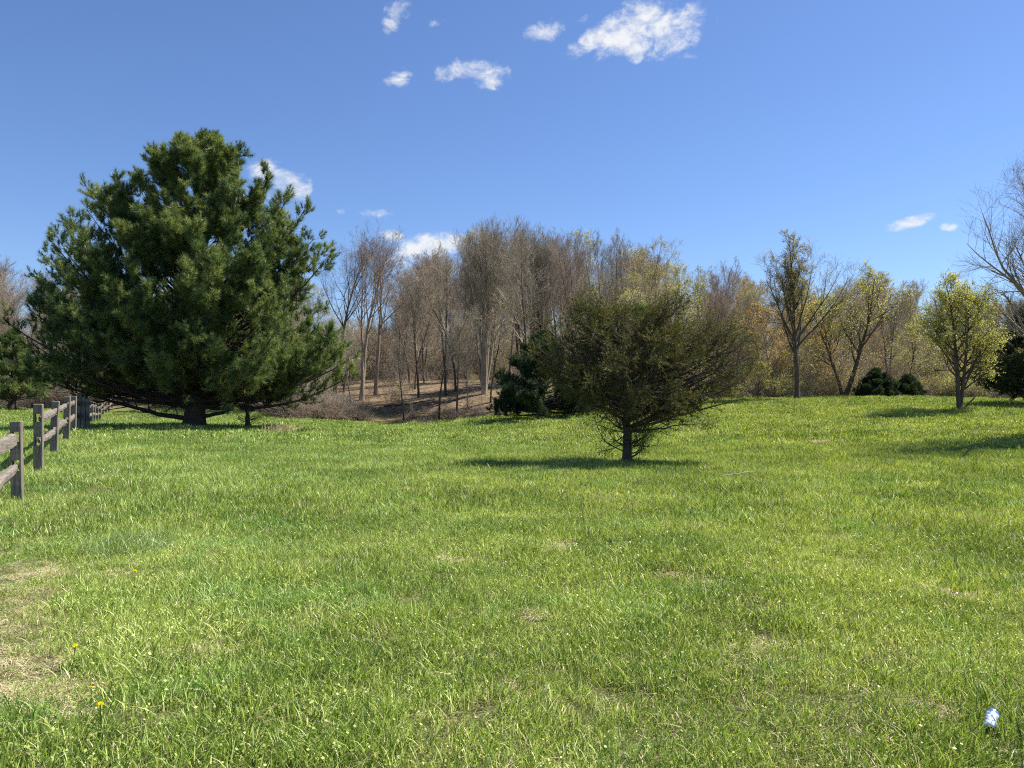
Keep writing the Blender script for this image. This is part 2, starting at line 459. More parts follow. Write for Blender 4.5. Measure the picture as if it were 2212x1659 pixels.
def grass_mat(name, stops, transl=0.3, spec=0.4, rough=0.45):
    m, t = mat(name)
    a = t.new('ShaderNodeAttribute', attribute_name='tint').outputs['Fac']
    pos = t.new('ShaderNodeNewGeometry').outputs['Position']
    n = t.noise(pos, 0.5, 4, 0.6); nb = t.noise(pos, 0.13, 3, 0.5)
    f = t.math('ADD', t.math('MULTIPLY', a, 0.74), t.math('MULTIPLY', t.smooth(n, 0.3, 0.7), 0.26))
    c = t.ramp(f, stops)
    sx = t.new('ShaderNodeSeparateXYZ'); t.put(sx.inputs[0], pos)
    # cooler grass near the fence side, yellower towards the rise on the right
    side = t.smooth(t.math('ADD', t.math('MULTIPLY', sx.outputs[0], 0.09), t.math('MULTIPLY', nb, 2.0)), 0.2, 1.8)
    c = t.mix(side, t.mix(1.0, c, (0.96, 1.0, 0.95), 'MULTIPLY'), t.mix(1.0, c, (1.0, 0.95, 0.68), 'MULTIPLY'))
    cool = t.smooth(t.noise(t.vmath('ADD', pos, (31.0, 7.0, 0.0)), 0.9, 4, 0.6), 0.52, 0.64)
    c = t.mix(cool, c, t.mix(1.0, c, (0.86, 0.98, 1.05), 'MULTIPLY'))
    tc = t.mix(1.0, c, (1.15, 1.25, 0.6), 'MULTIPLY')
    return finish(m, t, c, rough, transl=transl, tcol=tc, spec=spec)
M['grass'] = grass_mat('grass_blades', [(0, (0.035, 0.07, 0.014)), (0.26, (0.11, 0.18, 0.028)), (0.55, (0.31, 0.40, 0.075)), (0.8, (0.60, 0.66, 0.22)), (1, (0.88, 0.86, 0.48))])  # ramp ends stretched to paint shadow specks and highlights into the blade colour
M['straw'] = foliage('dead_straw', [(0, (0.36, 0.28, 0.15)), (0.5, (0.58, 0.48, 0.28)), (1, (0.78, 0.70, 0.48))], 0.15, 0.6, 0.3, 3)
M['blue_grass'] = foliage('blue_green_grass', [(0, (0.09, 0.16, 0.05)), (0.5, (0.22, 0.32, 0.11)), (1, (0.48, 0.57, 0.28))], 0.25, 0.4, 0.45, 3)
def blades(rng, n, rad, h, wd, lean, wind=0.25, rows=4, lo=0.0, base=None):
    if base is None:
        a = rng.random(n) * 2 * np.pi; r = rad * np.sqrt(rng.random(n))
        base = np.c_[r * np.cos(a), r * np.sin(a), np.full(n, -0.01)]
    az = rng.random(n) * 2 * np.pi
    ld = np.c_[np.cos(az) + wind, np.sin(az), np.zeros(n)]
    H = h * (0.35 + 0.85 * rng.random(n) ** 1.3) ; W = wd * (0.6 + 0.8 * rng.random(n))
    Lk = lean * (0.2 + 1.2 * rng.random(n))
    fa = rng.random(n) * np.pi
    sd = np.c_[np.cos(fa), np.sin(fa), np.zeros(n)]
    V = []
    s = np.linspace(0, 1, rows)
    for k, q in enumerate(s):
        c = base + ld * (H * Lk * q ** 1.8)[:, None] + np.array([0, 0, 1]) * (H * (q - 0.28 * Lk * q ** 2.2))[:, None]
        if k < rows - 1:
            ww = (W * (1 - 0.55 * q ** 1.4) / 2)[:, None]
            V += [c - sd * ww, c + sd * ww]
        else: V.append(c)
    V = np.stack(V, 1)
    nv = V.shape[1]
    b = (np.arange(n) * nv)[:, None]
    Fq = np.concatenate([b + np.array([[2 * k, 2 * k + 1, 2 * k + 3, 2 * k + 2]]) for k in range(rows - 2)]) if rows > 2 else np.zeros((0, 4), int)
    Ft = b + np.array([[nv - 3, nv - 2, nv - 1]])
    T = np.repeat(lo + (1 - lo) * rng.random(n), nv)
    return V.reshape(-1, 3), Fq, Ft, T
def clump(name, seed, n, rad, h, wd, lean, straw=0.08, leaves=0, rows=4, wind=0.25, m='grass'):
    rng = np.random.default_rng(seed); g = Geo()
    V, Fq, Ft, T = blades(rng, n, rad, h, wd, lean, wind, rows)
    k0 = g.n
    g.add(V, Ft, 0, T)
    g.F.append((Fq + k0, 0))
    ns = int(n * straw)
    if ns:
        V, Fq, Ft, T = blades(rng, ns, rad, h * 0.75, wd * 0.9, lean * 2.4, wind, rows)
        k0 = g.n; g.add(V, Ft, 1, T); g.F.append((Fq + k0, 1))
    if leaves:
        a = rng.random(leaves) * 6.28; r = rad * np.sqrt(rng.random(leaves))
        C = np.c_[r * np.cos(a), r * np.sin(a), h * (0.2 + 0.4 * rng.random(leaves))]
        V, Fq, T = leaf_quads(rng, C, 0.0065, 1.3, 1.2)
        g.add(V, Fq, 0, 0.3 + 0.6 * T)
    return g.build(name, [M[m], M['straw']])

protos = []
for k in range(5): protos.append(clump('a%02d_near_tuft' % k, 10 + k, 165, 0.17, 0.075 + 0.018 * (k % 3), 0.0045, 0.66, 0.2, 26))
protos.append(clump('a05_tall_tuft', 20, 130, 0.13, 0.12, 0.005, 0.6, 0.05, 0))
protos.append(clump('a06_straw_tuft', 21, 70, 0.18, 0.06, 0.0045, 1.3, 3.6, 10))
for k in range(4): protos.append(clump('b%02d_mid_tuft' % k, 30 + k, 230, 0.36, 0.08 + 0.013 * k, 0.0075, 0.7, 0.15, 0, 3))
protos.append(clump('b04_tall_mid', 40, 150, 0.25, 0.14, 0.009, 0.7, 0.05, 0, 3))
protos.append(clump('b05_straw_mid', 41, 90, 0.33, 0.07, 0.008, 1.2, 2.6, 0, 3))
for k in range(3): protos.append(clump('c%02d_far_tuft' % k, 50 + k, 330, 0.75, 0.085 + 0.02 * k, 0.017, 0.6, 0.10, 0, 3))
protos.append(clump('c03_far_straw', 60, 120, 0.6, 0.09, 0.016, 0.9, 1.2, 0, 3))

PATCH = []   # dry or bare spots: world x, y, radius
def gpt(X, Y):
    """world point where the line of sight through X, Y meets the ground"""
    r = ray(X, Y); D = 1.5
    while D < 95:
        p = np.array([0, 0, CZ]) + r * (D / r[1])
        if p[2] <= g1(p[0], p[1]): break
        D *= 1.01
    return p
for (X, Y, rd) in [(5,1200,.35),(30,1230,.35),(5,1260,.4),(45,1340,.3),(10,1370,.45),(50,1180,.3),(20,1395,.35),(5,1440,.3),(10,1310,.5),(25,1290,.4),(15,1465,.4),(0,1500,.35),(30,1420,.25),(200,1225,.35),(260,1235,.3),(190,1540,.22),(400,1245,.22),(570,1160,.2),(1830,1210,.22),(1850,1225,.18),
                   (1765,957,.5),(480,1405,.25),(940,1055,.5),(1170,1480,.2),(840,1400,.2),(1260,1530,.2),(1560,1270,.25),(1960,1520,.18),(630,1070,.35),(700,1220,.3),(1010,1215,.35),(1450,1250,.25),
                   (1700,1400,.25),(2050,1290,.25),(1120,1330,.3),(330,1150,.3),(600,930,.7),(1180,1180,.4),(1500,1135,.4),(2100,1130,.4),(900,1550,.15),(1480,1590,.15),(1620,1430,.2)]:
    p = gpt(X, Y); PATCH.append((p[0], p[1], rd))
PATCH = np.array(PATCH)
EXC = gpt(2138, 1600)
def vnoise(x, y, s, seed=0):
    return (np.sin(x * s + seed) * np.sin(y * s * 1.13 + seed * 2.1) + np.sin(x * s * 2.3 + y * s * 1.1 + seed) * 0.6 + np.sin(y * s * 2.9 - x * s * 1.7 + seed * .7) * 0.4) / 2
def build_grass():
    rng = np.random.default_rng(5)
    P, RO, S, I = [], [], [], []
    for (r0, r1, dens, kinds, tall, strw) in [(0.4, 9.5, 70, (0, 5), 5, 6), (9.2, 23, 20, (7, 11), 11, 12), (22.5, 64, 4.6, (13, 16), 14, 16)]:
        hw = R(180) if r1 < 10 else (R(62) if r1 < 30 else R(54))
        n = int(dens * hw * (r1 * r1 - r0 * r0))
        r = np.sqrt(r0 * r0 + (r1 * r1 - r0 * r0) * rng.random(n)); th = hw * (2 * rng.random(n) - 1)
        x, y = r * np.sin(th), r * np.cos(th)
        ok = (y < edgeD(x, y) + 0.6) | (y < 20)
        ok &= (np.abs(th) < R(62)) | (r < 5.5)
        x, y, r = x[ok], y[ok], r[ok]; n = len(x)
        k = rng.integers(kinds[0], kinds[1], n)
        tn = vnoise(x, y, 1.1, 3)
        k = np.where((tn > 0.42) & (rng.random(n) < 0.5), tall, k)
        dn = vnoise(x, y, 1.9, 11)
        k = np.where((dn > 0.8) & (rng.random(n) < 0.45), strw, k)
        dmin = ((x[:, None] - PATCH[None, :, 0]) ** 2 + (y[:, None] - PATCH[None, :, 1]) ** 2) / PATCH[None, :, 2] ** 2
        inp = dmin.min(1) < 1
        k = np.where(inp & (rng.random(n) < np.where(x < -0.55 * y, 0.82, 0.45)), strw, k)
        far = (x - EXC[0] + .02) ** 2 + (y - EXC[1] + .08) ** 2 > 0.12 ** 2
        x, y, r, k, inp = x[far], y[far], r[far], k[far], inp[far]; n = len(x)
        s = 0.75 + 0.5 * rng.random(n) + 0.22 * vnoise(x, y, 0.7, 7)
        s = np.where(inp, s * np.where(x < -0.55 * y, 0.7, 0.85), s)
        z = gz(x, y)
        P.append(np.c_[x, y, z]); I.append(k)
        RO.append(np.c_[rng.normal(0, .07, n), rng.normal(0, .07, n), rng.normal(0, 0.7, n)])
        S.append(np.c_[s, s, s * (0.85 + 0.3 * rng.random(n))])
    o = scatter('meadow_grass', np.concatenate(P), np.concatenate(RO), np.concatenate(S), np.concatenate(I), protos)
    tag(o, 'long green spring grass covering the whole open meadow', 'grass', kind='stuff')
build_grass()

# ------------------------------------------------------------------ conifers
def profile(tab):
    tab = sorted(tab); h = [a[0] for a in tab]
    return lambda z: (np.interp(z, h, [a[1] for a in tab]), np.interp(z, h, [a[2] for a in tab]))
def conifer(root, seed, prof, H, trunk_r, nprim, hmin, needle, rise, tuft_n=30, nlen=0.13, nwid=0.009, nsec=14, nter=6, seclen=1.2, terlen=0.4,
            bark_m='pine_bark', needle_m='needle', depthk=0.85, lowbare=0, lean=(0, 0), tip_up=0.25, start_t=0.35, extra=None, limbs=None):
    rng = np.random.default_rng(seed)
    K = 14
    tz = np.linspace(-0.15, H * 0.93, K)
    xtips = extra or []
    TP = np.c_[lean[0] * tz / H + 0.05 * np.cumsum(rng.normal(0, 1, K)) * H / 12, lean[1] * tz / H + 0.05 * np.cumsum(rng.normal(0, 1, K)) * H / 12, tz]
    TP[0:2, :2] = 0
    TR = trunk_r * (1 - 0.93 * np.linspace(0, 1, K) ** 0.8); TR[0] *= 1.25; TR[1] *= 1.04
    V, Q = tubes(TP[None], TR[None], 14)
    V = V + 0.02 * trunk_r / 0.3 * rng.normal(0, 1, V.shape)
    g = Geo(); g.add(V, Q); g.build('trunk', M[bark_m], root)
    u = rng.random(nprim)
    h1 = hmin + (H - hmin) * (1 - (1 - u) ** 1.0)
    Lh, Rh = prof(h1)
    az = (np.arange(nprim) * 2.39996 + rng.normal(0, 0.3, nprim))
    c, s = np.cos(az), np.sin(az)
    side = np.where(c > 0, Rh, Lh)
    rad = np.sqrt((side * c) ** 2 + (0.5 * (Lh + Rh) * depthk * s) ** 2) * (0.74 + 0.29 * rng.random(nprim))
    if xtips:
        for j, (ex, ey, ez) in enumerate(xtips):
            rad[j] = math.hypot(ex, ey); c[j] = ex / rad[j]; s[j] = ey / rad[j]; h1[j] = ez
    ri = rise(h1 / H)
    h0 = np.clip(h1 - rad * ri, 0.12 * H * rng.random(nprim) + 0.06 * H, H * 0.9)
    tx = np.interp(h0, TP[:, 2], TP[:, 0]); ty = np.interp(h0, TP[:, 2], TP[:, 1])
    K1 = 10
    t = np.linspace(0, 1, K1)[None, :, None]
    A = np.c_[tx, ty, h0][:, None]; B = np.c_[rad * c, rad * s, h1][:, None]
    C = (A * 0.45 + B * 0.55); C[:, 0, 2] -= tip_up * rad * 0.5
    P1 = A * (1 - t) ** 2 + 2 * C * t * (1 - t) + B * t ** 2
    P1[:, 1:] += np.cumsum(rng.normal(0, 0.025, (nprim, K1 - 1, 3)), 1) * rad[:, None, None] / 3
    r1 = np.minimum(trunk_r * 0.32, 0.012 + 0.014 * rad)
    R1 = r1[:, None] * (1 - 0.85 * np.linspace(0, 1, K1))
    gb = Geo(); V, Q = tubes(P1, R1, 5); gb.add(V, Q)
    P2, R2, i2, t2 = children(rng, P1, R1, nsec, start_t, 1.0, 48, 14, lambda i, t: seclen * np.clip(rad[i] / 3.5, 0.35, 1.1) * (1.15 - 0.75 * t), 6, 0.12, 0.17, 0.5, 0.7, even=True)
    V, Q = tubes(P2, R2, 3); gb.add(V, Q)
    P3, R3, i3, t3 = children(rng, P2, R2, nter, 0.25, 1.0, 36, 12, lambda i, t: terlen + 0 * t, 4, 0.12, 0.22, 0.6, 0.6, even=True)
    V, Q = tubes(P3, R3, 3); gb.add(V, Q)
    for (sh, ex, ey, eh, rr0) in (limbs or []):
        t_ = np.linspace(0, 1, 12)[None, :, None]
        a_ = np.array([[[0, 0, sh]]]); b_ = np.array([[[ex, ey, eh]]]); c_ = np.array([[[ex * .45, ey * .45, sh + (eh - sh) * .25]]])
        Pl = a_ * (1 - t_) ** 2 + 2 * c_ * t_ * (1 - t_) + b_ * t_ ** 2
        Pl[:, 1:-1] += np.cumsum(rng.normal(0, .03, (1, 11, 3)), 1)[:, :-1]
        Rl = rr0 * (1 - .75 * np.linspace(0, 1, 12))[None]
        V, Q = tubes(Pl, Rl, 8); gb.add(V, Q)
        Pc, Rc, _, _ = children(rng, Pl, Rl, 12, 0.3, 1, 38, 12, lambda i, t: 1.3 + 0 * t, 6, 0.14, 0.05, 0.4, 0.8)
        V, Q = tubes(Pc, Rc, 4); gb.add(V, Q)
    if lowbare:     # dead lower limbs
        hb = 0.06 * H + 0.13 * H * rng.random(lowbare); ab = rng.random(lowbare) * 6.28
        Pb, Rb = grow(rng, np.c_[0 * hb, 0 * hb, hb], np.c_[np.cos(ab), np.sin(ab), 0.1 + 0.15 * rng.random(lowbare)], (0.30 * H + 0.2 * H * rng.random(lowbare)), np.full(lowbare, 0.055 * H / 10), 9, 0.10, 0.015, 0.85)
        V, Q = tubes(Pb, Rb, 5); gb.add(V, Q)
        Pc, Rc, _, _ = children(rng, Pb, Rb, 9, 0.25, 1, 45, 15, lambda i, t: 1.0 * H / 10 + 0 * t, 5, 0.15, 0.03, 0.45, 0.8)
        V, Q = tubes(Pc, Rc, 3); gb.add(V, Q)
        Pc, Rc, _, _ = children(rng, Pc, Rc, 5, 0.25, 1, 45, 15, lambda i, t: 0.4 * H / 10 + 0 * t, 3, 0.15, 0.03, 0.5, 0.8)
        V, Q = tubes(Pc, Rc, 3); gb.add(V, Q)
    gb.build('branches', M[bark_m], root)
    # needle tufts at ends and along the outer twigs
    C3 = np.concatenate([P3[:, -1], P3[:, 2], P2[:, -1], P2[:, -2], P1[:, -1]])
    D3 = np.concatenate([unit(P3[:, -1] - P3[:, -2]), unit(P3[:, 2] - P3[:, 1]), unit(P2[:, -1] - P2[:, -2]), unit(P2[:, -2] - P2[:, -3]), unit(P1[:, -1] - P1[:, -2])])
    gn = Geo()
    if needle == 'pine':
        V, Ft, T = needles(rng, C3, unit(D3 + np.array([0.08, 0, 0.12])), tuft_n, nlen, nwid, 0.68)
    else:
        V, Ft, T = needles(rng, C3, D3, tuft_n, nlen, nwid, 0.6)
    gn.add(V, Ft, 0, T)
    gn.build('needles', M[needle_m], root, smooth=False)

# --- the big white pine
PD = 28.0
pb = pt(420, 925, PD); SC = F / PD
pz = g1(pb[0], pb[1])
tabl = [(925,0,0),(895,60,60),(872,160,150),(850,270,240),(830,310,290),(800,335,318),(750,350,328),(700,362,308),(650,365,292),(600,335,282),(550,305,270),(500,268,250),(450,215,205),(400,180,165),(360,130,135),(320,75,90),(300,35,55),(285,5,25)]
root = empty('pine_tree', (pb[0], pb[1], pz))
tag(root, 'huge broad white pine with upswept plumes standing beside the split rail fence', 'tree')
XT = [((X - 420) / SC, dy, (917 - Y) / SC) for X, Y, dy in [(212, 405, .5), (235, 420, -1), (250, 455, 0), (110, 500, .5), (135, 525, -.8), (165, 500, 0), (200, 530, .3), (320, 350, .5), (345, 362, -.5), (400, 310, .4), (436, 292, 0), (452, 290, .3), (468, 298, -.3),
      (385, 330, 0), (510, 312, .3), (495, 330, -.3), (575, 372, 0), (560, 400, .5), (650, 430, .3), (625, 420, -.6), (675, 490, .4), (700, 545, 0), (50, 645, .5), (45, 700, -.5), (70, 740, .4), (750, 770, 0), (752, 740, -.5), (745, 800, .5)]]
conifer(root, 7, profile([((915 - y) / SC, l * .96 / SC, r * .97 / SC) for y, l, r in tabl]), 10.5, 0.37, 260, 1.8, 'pine',
        lambda q: 0.14 + 1.5 * q ** 1.5, tuft_n=34, nlen=0.19, nwid=0.0115, nsec=18, nter=5, seclen=0.85, terlen=0.28, depthk=0.62, lowbare=22, lean=(0.35, 0), extra=XT, tip_up=0.42, start_t=0.42, limbs=[(.35, -4.6, -.6, 1.75, .10), (.75, -5.2, 1.0, 2.0, .10), (.95, -3.6, -1.8, 1.9, .08), (.45, 3.6, -.8, 1.55, .085), (.8, 4.4, .6, 1.9, .09), (1.0, 3.2, -1.6, 2.0, .07), (.6, -2.6, 2.0, 1.7, .07), (1.15, -5.6, 0, 2.3, .08)])
def small_pine(X, Y, D, H, wl, wr, seed, label, nprim=90, needle_m='needle_dark', name='pine_tree', hmin=0.12, trunk=0.12, lowbare=4, group=None, rise=None, bot=0.75, nw=0.013):
    p = pt(X, Y, D); z = g1(p[0], p[1])
    root = empty(name, (p[0], p[1], z)); tag(root, label, 'tree' if 'tree' in name else 'shrub', group)
    prof = profile([(0, wl * bot * .8, wr * bot * .8), (H * hmin, wl * bot, wr * bot), (H * .28, wl, wr), (H * .5, wl * .85, wr * .85), (H * .75, wl * .5, wr * .5), (H * .92, wl * .22, wr * .22), (H, .05, .05)])
    k = H / 5
    conifer(root, seed, prof, H, trunk, nprim, H * hmin, 'pine', rise or (lambda q: 0.15 + 0.9 * q ** 1.6), tuft_n=20, nlen=0.15, nwid=nw, nsec=11, nter=5, seclen=0.8 * max(k, 0.6), terlen=0.3 * max(k, .6),
            needle_m=needle_m, depthk=0.9, lowbare=lowbare)
    return root
small_pine(25, 880, 50, 4.9, 3.2, 2.5, 21, 'small rounded pine on the far left beyond the fence', 100, 'needle', trunk=0.28, hmin=0.17)
small_pine(537, 926, 28.6, 2.1, 1.3, 1.9, 22, 'low young pine sheltering under the right side of the huge pine', 38, 'needle', hmin=0.62, trunk=0.12, lowbare=14, rise=lambda q: 0.55 + 0 * q)
small_pine(1170, 905, 33, 3.6, 2.4, 2.3, 23, 'dark low pine with drooping skirt left of the cedar', 120, hmin=0.10, trunk=0.14, bot=0.95)
small_pine(1300, 890, 36, 4.3, 2.3, 2.3, 24, 'dark pine half hidden behind the left half of the cedar', 100, hmin=0.14, trunk=0.14)
small_pine(1385, 880, 36, 4.75, 1.5, 1.5, 25, 'slim dark pine whose tip shows above the middle of the cedar', 90, 'needle', hmin=0.2, trunk=0.14)
small_pine(2250, 885, 34, 4.6, 2.9, 3.0, 26, 'dark pine cut off by the right edge beside the yellow tree', 120, hmin=0.16, trunk=0.25)
small_pine(1893, 862, 46, 1.5, 1.35, 1.3, 27, 'rounded dark evergreen shrub, larger of the two at the wood edge', 90, name='evergreen_shrub', trunk=0.06, lowbare=0, hmin=0.03, bot=.95)
small_pine(1962, 862, 46.5, 1.2, .85, .8, 28, 'smaller dark evergreen shrub left of the yellow leaved tree', 60, name='evergreen_shrub', trunk=0.05, lowbare=0, hmin=0.03, bot=.95)
small_pine(2440, 960, 20.5, 6.8, 2.2, 2.2, 29, 'pine standing just past the right edge and shading the grass', 70, 'needle', hmin=0.15, trunk=0.15)

# --- the cedar in the middle
def cedar():
    D = 17.0; S = F / D
    p = pt(1355, 1002, D); z = g1(p[0], p[1])
    root = empty('cedar_tree', (p[0], p[1], z))
    tag(root, 'wide olive brown cedar with a thin trunk alone in the middle of the meadow', 'tree')
    rng = np.random.default_rng(99)
    def h(Y): return (1002 - Y) / S
    def wx(X): return (X - 1355) / S
    K = 12
    tz = np.linspace(-0.1, h(735), K)
    TP = np.c_[0.03 * np.cumsum(rng.normal(0, 1, K)), 0.03 * np.cumsum(rng.normal(0, 1, K)), tz]; TP[:3, :2] *= 0.3
    TP[:, 0] += 0.12 * (tz / 2.8) ** 2
    TR = 0.115 * (1 - 0.7 * np.linspace(0, 1, K)); TR[0] = 0.17
    V, Q = tubes(TP[None], TR[None], 12); g = Geo(); g.add(V, Q); g.build('trunk', M['pine_bark'], root)
    # limbs end inside the outline that the crown has from the meadow, with real depth to both sides
    POLY = np.array([(1244,634),(1262,640),(1290,652),(1330,662),(1372,668),(1396,690),(1440,650),(1456,644),(1468,668),(1462,700),(1500,716),(1530,702),(1618,706),(1640,736),(1650,778),(1622,806),(1600,828),(1550,840),(1467,864),(1406,882),(1314,886),(1252,850),(1215,828),(1165,798),(1142,760),(1170,734),(1206,715),(1222,695),(1232,665)], float)
    def inside(x, y):
        r_ = np.zeros(len(x), bool); q = np.roll(POLY, 1, 0)
        for (x1, y1), (x2, y2) in zip(POLY, q):
            cnd = ((y1 > y) != (y2 > y)) & (x < (x2 - x1) * (y - y1) / (y2 - y1 + 1e-9) + x1)
            r_ ^= cnd
        return r_
    n = 92
    cx_ = rng.uniform(1140, 1652, 6000); cy_ = rng.uniform(632, 892, 6000)
    kk = inside(cx_, cy_) & inside(cx_ + 14, cy_) & inside(cx_ - 14, cy_)
    cx_, cy_ = cx_[kk], cy_[kk]
    # spread the tips out and leave a few windows to the wood behind
    win = [(1580, 768, 36), (1482, 742, 30), (1326, 708, 24), (1240, 765, 30), (1424, 716, 24), (1528, 836, 28), (1290, 845, 24), (1390, 800, 22)]
    sel = []
    for a, b in zip(cx_, cy_):
        if any((a - u) ** 2 + ((b - v) * 1.5) ** 2 < w_ * w_ for u, v, w_ in win): continue
        if all((a - sx) ** 2 + ((b - sy) * 1.6) ** 2 < 1e9 and ((a - sx) ** 2 + ((b - sy) * 1.6) ** 2 > 16 ** 2) for sx, sy in sel[-n:]): sel.append((a, b))
        if len(sel) >= n: break
    n0 = len(sel); q2 = np.roll(POLY, -1, 0); cen = np.array([1395, 780.])
    for p1, p2 in zip(POLY, q2):
        for f_ in np.arange(0, 1, max(0.12, 20 / (np.linalg.norm(p2 - p1) + 1))):
            e_ = p1 + (p2 - p1) * f_
            if e_[1] < 870: sel.append(tuple(e_ + (cen - e_) * rng.uniform(.015, .05)))
    nin = n0; sel = np.array(sel); n = len(sel)
    bx = wx(sel[:, 0]); bz = h(sel[:, 1])
    edge = np.clip(1 - np.abs(bx) / 3.2, 0.15, 1)
    by = rng.uniform(-1, 1, n) * 1.75 * edge ** 0.5; by[nin:] *= 0.5
    hh = bz; rad = np.hypot(bx, by)
    h0 = np.clip(hh - rad * (0.16 + 0.30 * rng.random(n)) * (0.6 + hh / 3.2) - 0.15, 0.74, h(760))
    A = np.c_[np.interp(h0, TP[:, 2], TP[:, 0]), np.interp(h0, TP[:, 2], TP[:, 1]), h0][:, None]
    B = np.c_[bx, by, hh][:, None]
    # the special long limbs
    extraA = np.array([[0, 0, h(925)], [0, 0, h(935)], [0, 0, h(860)], [0, 0, h(840)], [0, 0, h(880)]])[:, None]
    extraB = np.array([[wx(1600), -0.3, h(862)], [wx(1530), 0.4, h(915)], [wx(1092), -0.5, h(658)], [wx(1232), 0.3, h(640)], [wx(1455), 0.2, h(640)]])[:, None]
    A = np.concatenate([A, extraA]); B = np.concatenate([B, extraB]); N = len(A)
    t = np.linspace(0, 1, 11)[None, :, None]
    C = A * 0.5 + B * 0.5; C[:, 0, 2] -= 0.06 + 0.05 * rng.random(N)
    P1 = A * (1 - t) ** 2 + 2 * C * t * (1 - t) + B * t ** 2
    P1[:, 1:-1] += (np.cumsum(rng.normal(0, 0.022, (N, 10, 3)), 1))[:, :-1]
    r1 = 0.012 + 0.008 * np.linalg.norm((B - A)[:, 0], axis=1); r1[-5:] = [0.042, 0.028, 0.036, 0.036, 0.036]
    R1 = r1[:, None] * (1 - 0.8 * np.linspace(0, 1, 11))
    g = Geo(); V, Q = tubes(P1, R1, 5); g.add(V, Q)
    bare = np.zeros(N, bool); bare[-5:-3] = True
    P2, R2, i2, t2 = children(rng, P1, R1, 13, 0.22, 1, 40, 16, lambda i, t: 0.46 * (1.15 - 0.6 * t), 6, 0.14, 0.0, 0.5, 0.75)
    V, Q = tubes(P2, R2, 3); g.add(V, Q)
    P3, R3, i3, t3 = children(rng, P2, R2, 7, 0.15, 1, 42, 16, lambda i, t: 0.20 + 0 * t, 4, 0.14, 0.12, 0.55, 0.7)
    V, Q = tubes(P3, R3, 3); g.add(V, Q)
    g.build('branches', M['dark_bark'], root)
    keep = (~bare[i2[i3]] | (t2[i3] > 0.93)) & (t2[i3] > 0.42)
    hid = rng.random(N) < 0.08; hid[-5:] = False
    keep &= (rng.random(len(i3)) < 0.66) & ~hid[i2[i3]]
    C3 = np.concatenate([P3[keep][:, -1], P3[keep][:, 2], P3[keep][:, 1]]); D3 = np.concatenate([unit(P3[keep][:, -1] - P3[keep][:, -2])] * 3)
    V, Ft, T = needles(rng, C3, D3, 8, 0.07, 0.0105, 0.55)
    g = Geo(); g.add(V, Ft, 0, T); g.build('foliage', M['cedar'], root, smooth=False)
    # twiggy skirt low on the trunk, with a few fresh leaves
    nb = 34
    ab = rng.random(nb) * 6.28; hb = 0.08 + 0.75 * rng.random(nb)
    Pb, Rb = grow(rng, np.c_[0 * hb, 0 * hb, hb], np.c_[np.cos(ab), np.sin(ab) * 0.7, 0.02 + 0 * hb], 0.35 + 0.95 * rng.random(nb) ** 0.8, np.full(nb, 0.015), 9, 0.24, 0.12, 0.8)
    g = Geo(); V, Q = tubes(Pb, Rb, 4); g.add(V, Q)
    Pc, Rc, _, _ = children(rng, Pb, Rb, 9, 0.2, 1, 42, 12, lambda i, t: 0.30 + 0 * t, 4, 0.14, 0.12, 0.55, 0.8)
    V, Q = tubes(Pc, Rc, 3); g.add(V, Q)
    Pd, Rd, _, _ = children(rng, Pc, Rc, 4, 0.2, 1, 42, 12, lambda i, t: 0.11 + 0 * t, 3, 0.14, 0.1, 0.7, 0.8)
    V, Q = tubes(Pd, Rd, 3); g.add(V, Q)
    o = g.build('lower_twigs', M['dark_bark'], root)
    pr = Pd[:, -1]; rt = rng.random(len(pr)) < np.where(pr[:, 0] > 0.02, 0.8, 0.10)
    pr = np.repeat(pr[rt], 4, 0) + rng.normal(0, 0.035, (rt.sum() * 4, 3))
    V, Fq, T = leaf_quads(rng, pr, 0.014); g = Geo(); g.add(V, Fq, 0, T); g.build('fresh_leaves', M['leaf_green'], root)
    pr = Pd[:, -1]; rt = (rng.random(len(pr)) < 0.5) & (pr[:, 0] < 0.1)
    V, Ft, T = needles(rng, pr[rt], unit(Pd[rt][:, -1] - Pd[rt][:, 0]), 8, 0.045, 0.010, 0.6); g = Geo(); g.add(V, Ft, 0, T); g.build('foliage', M['cedar'], root, smooth=False)
cedar()

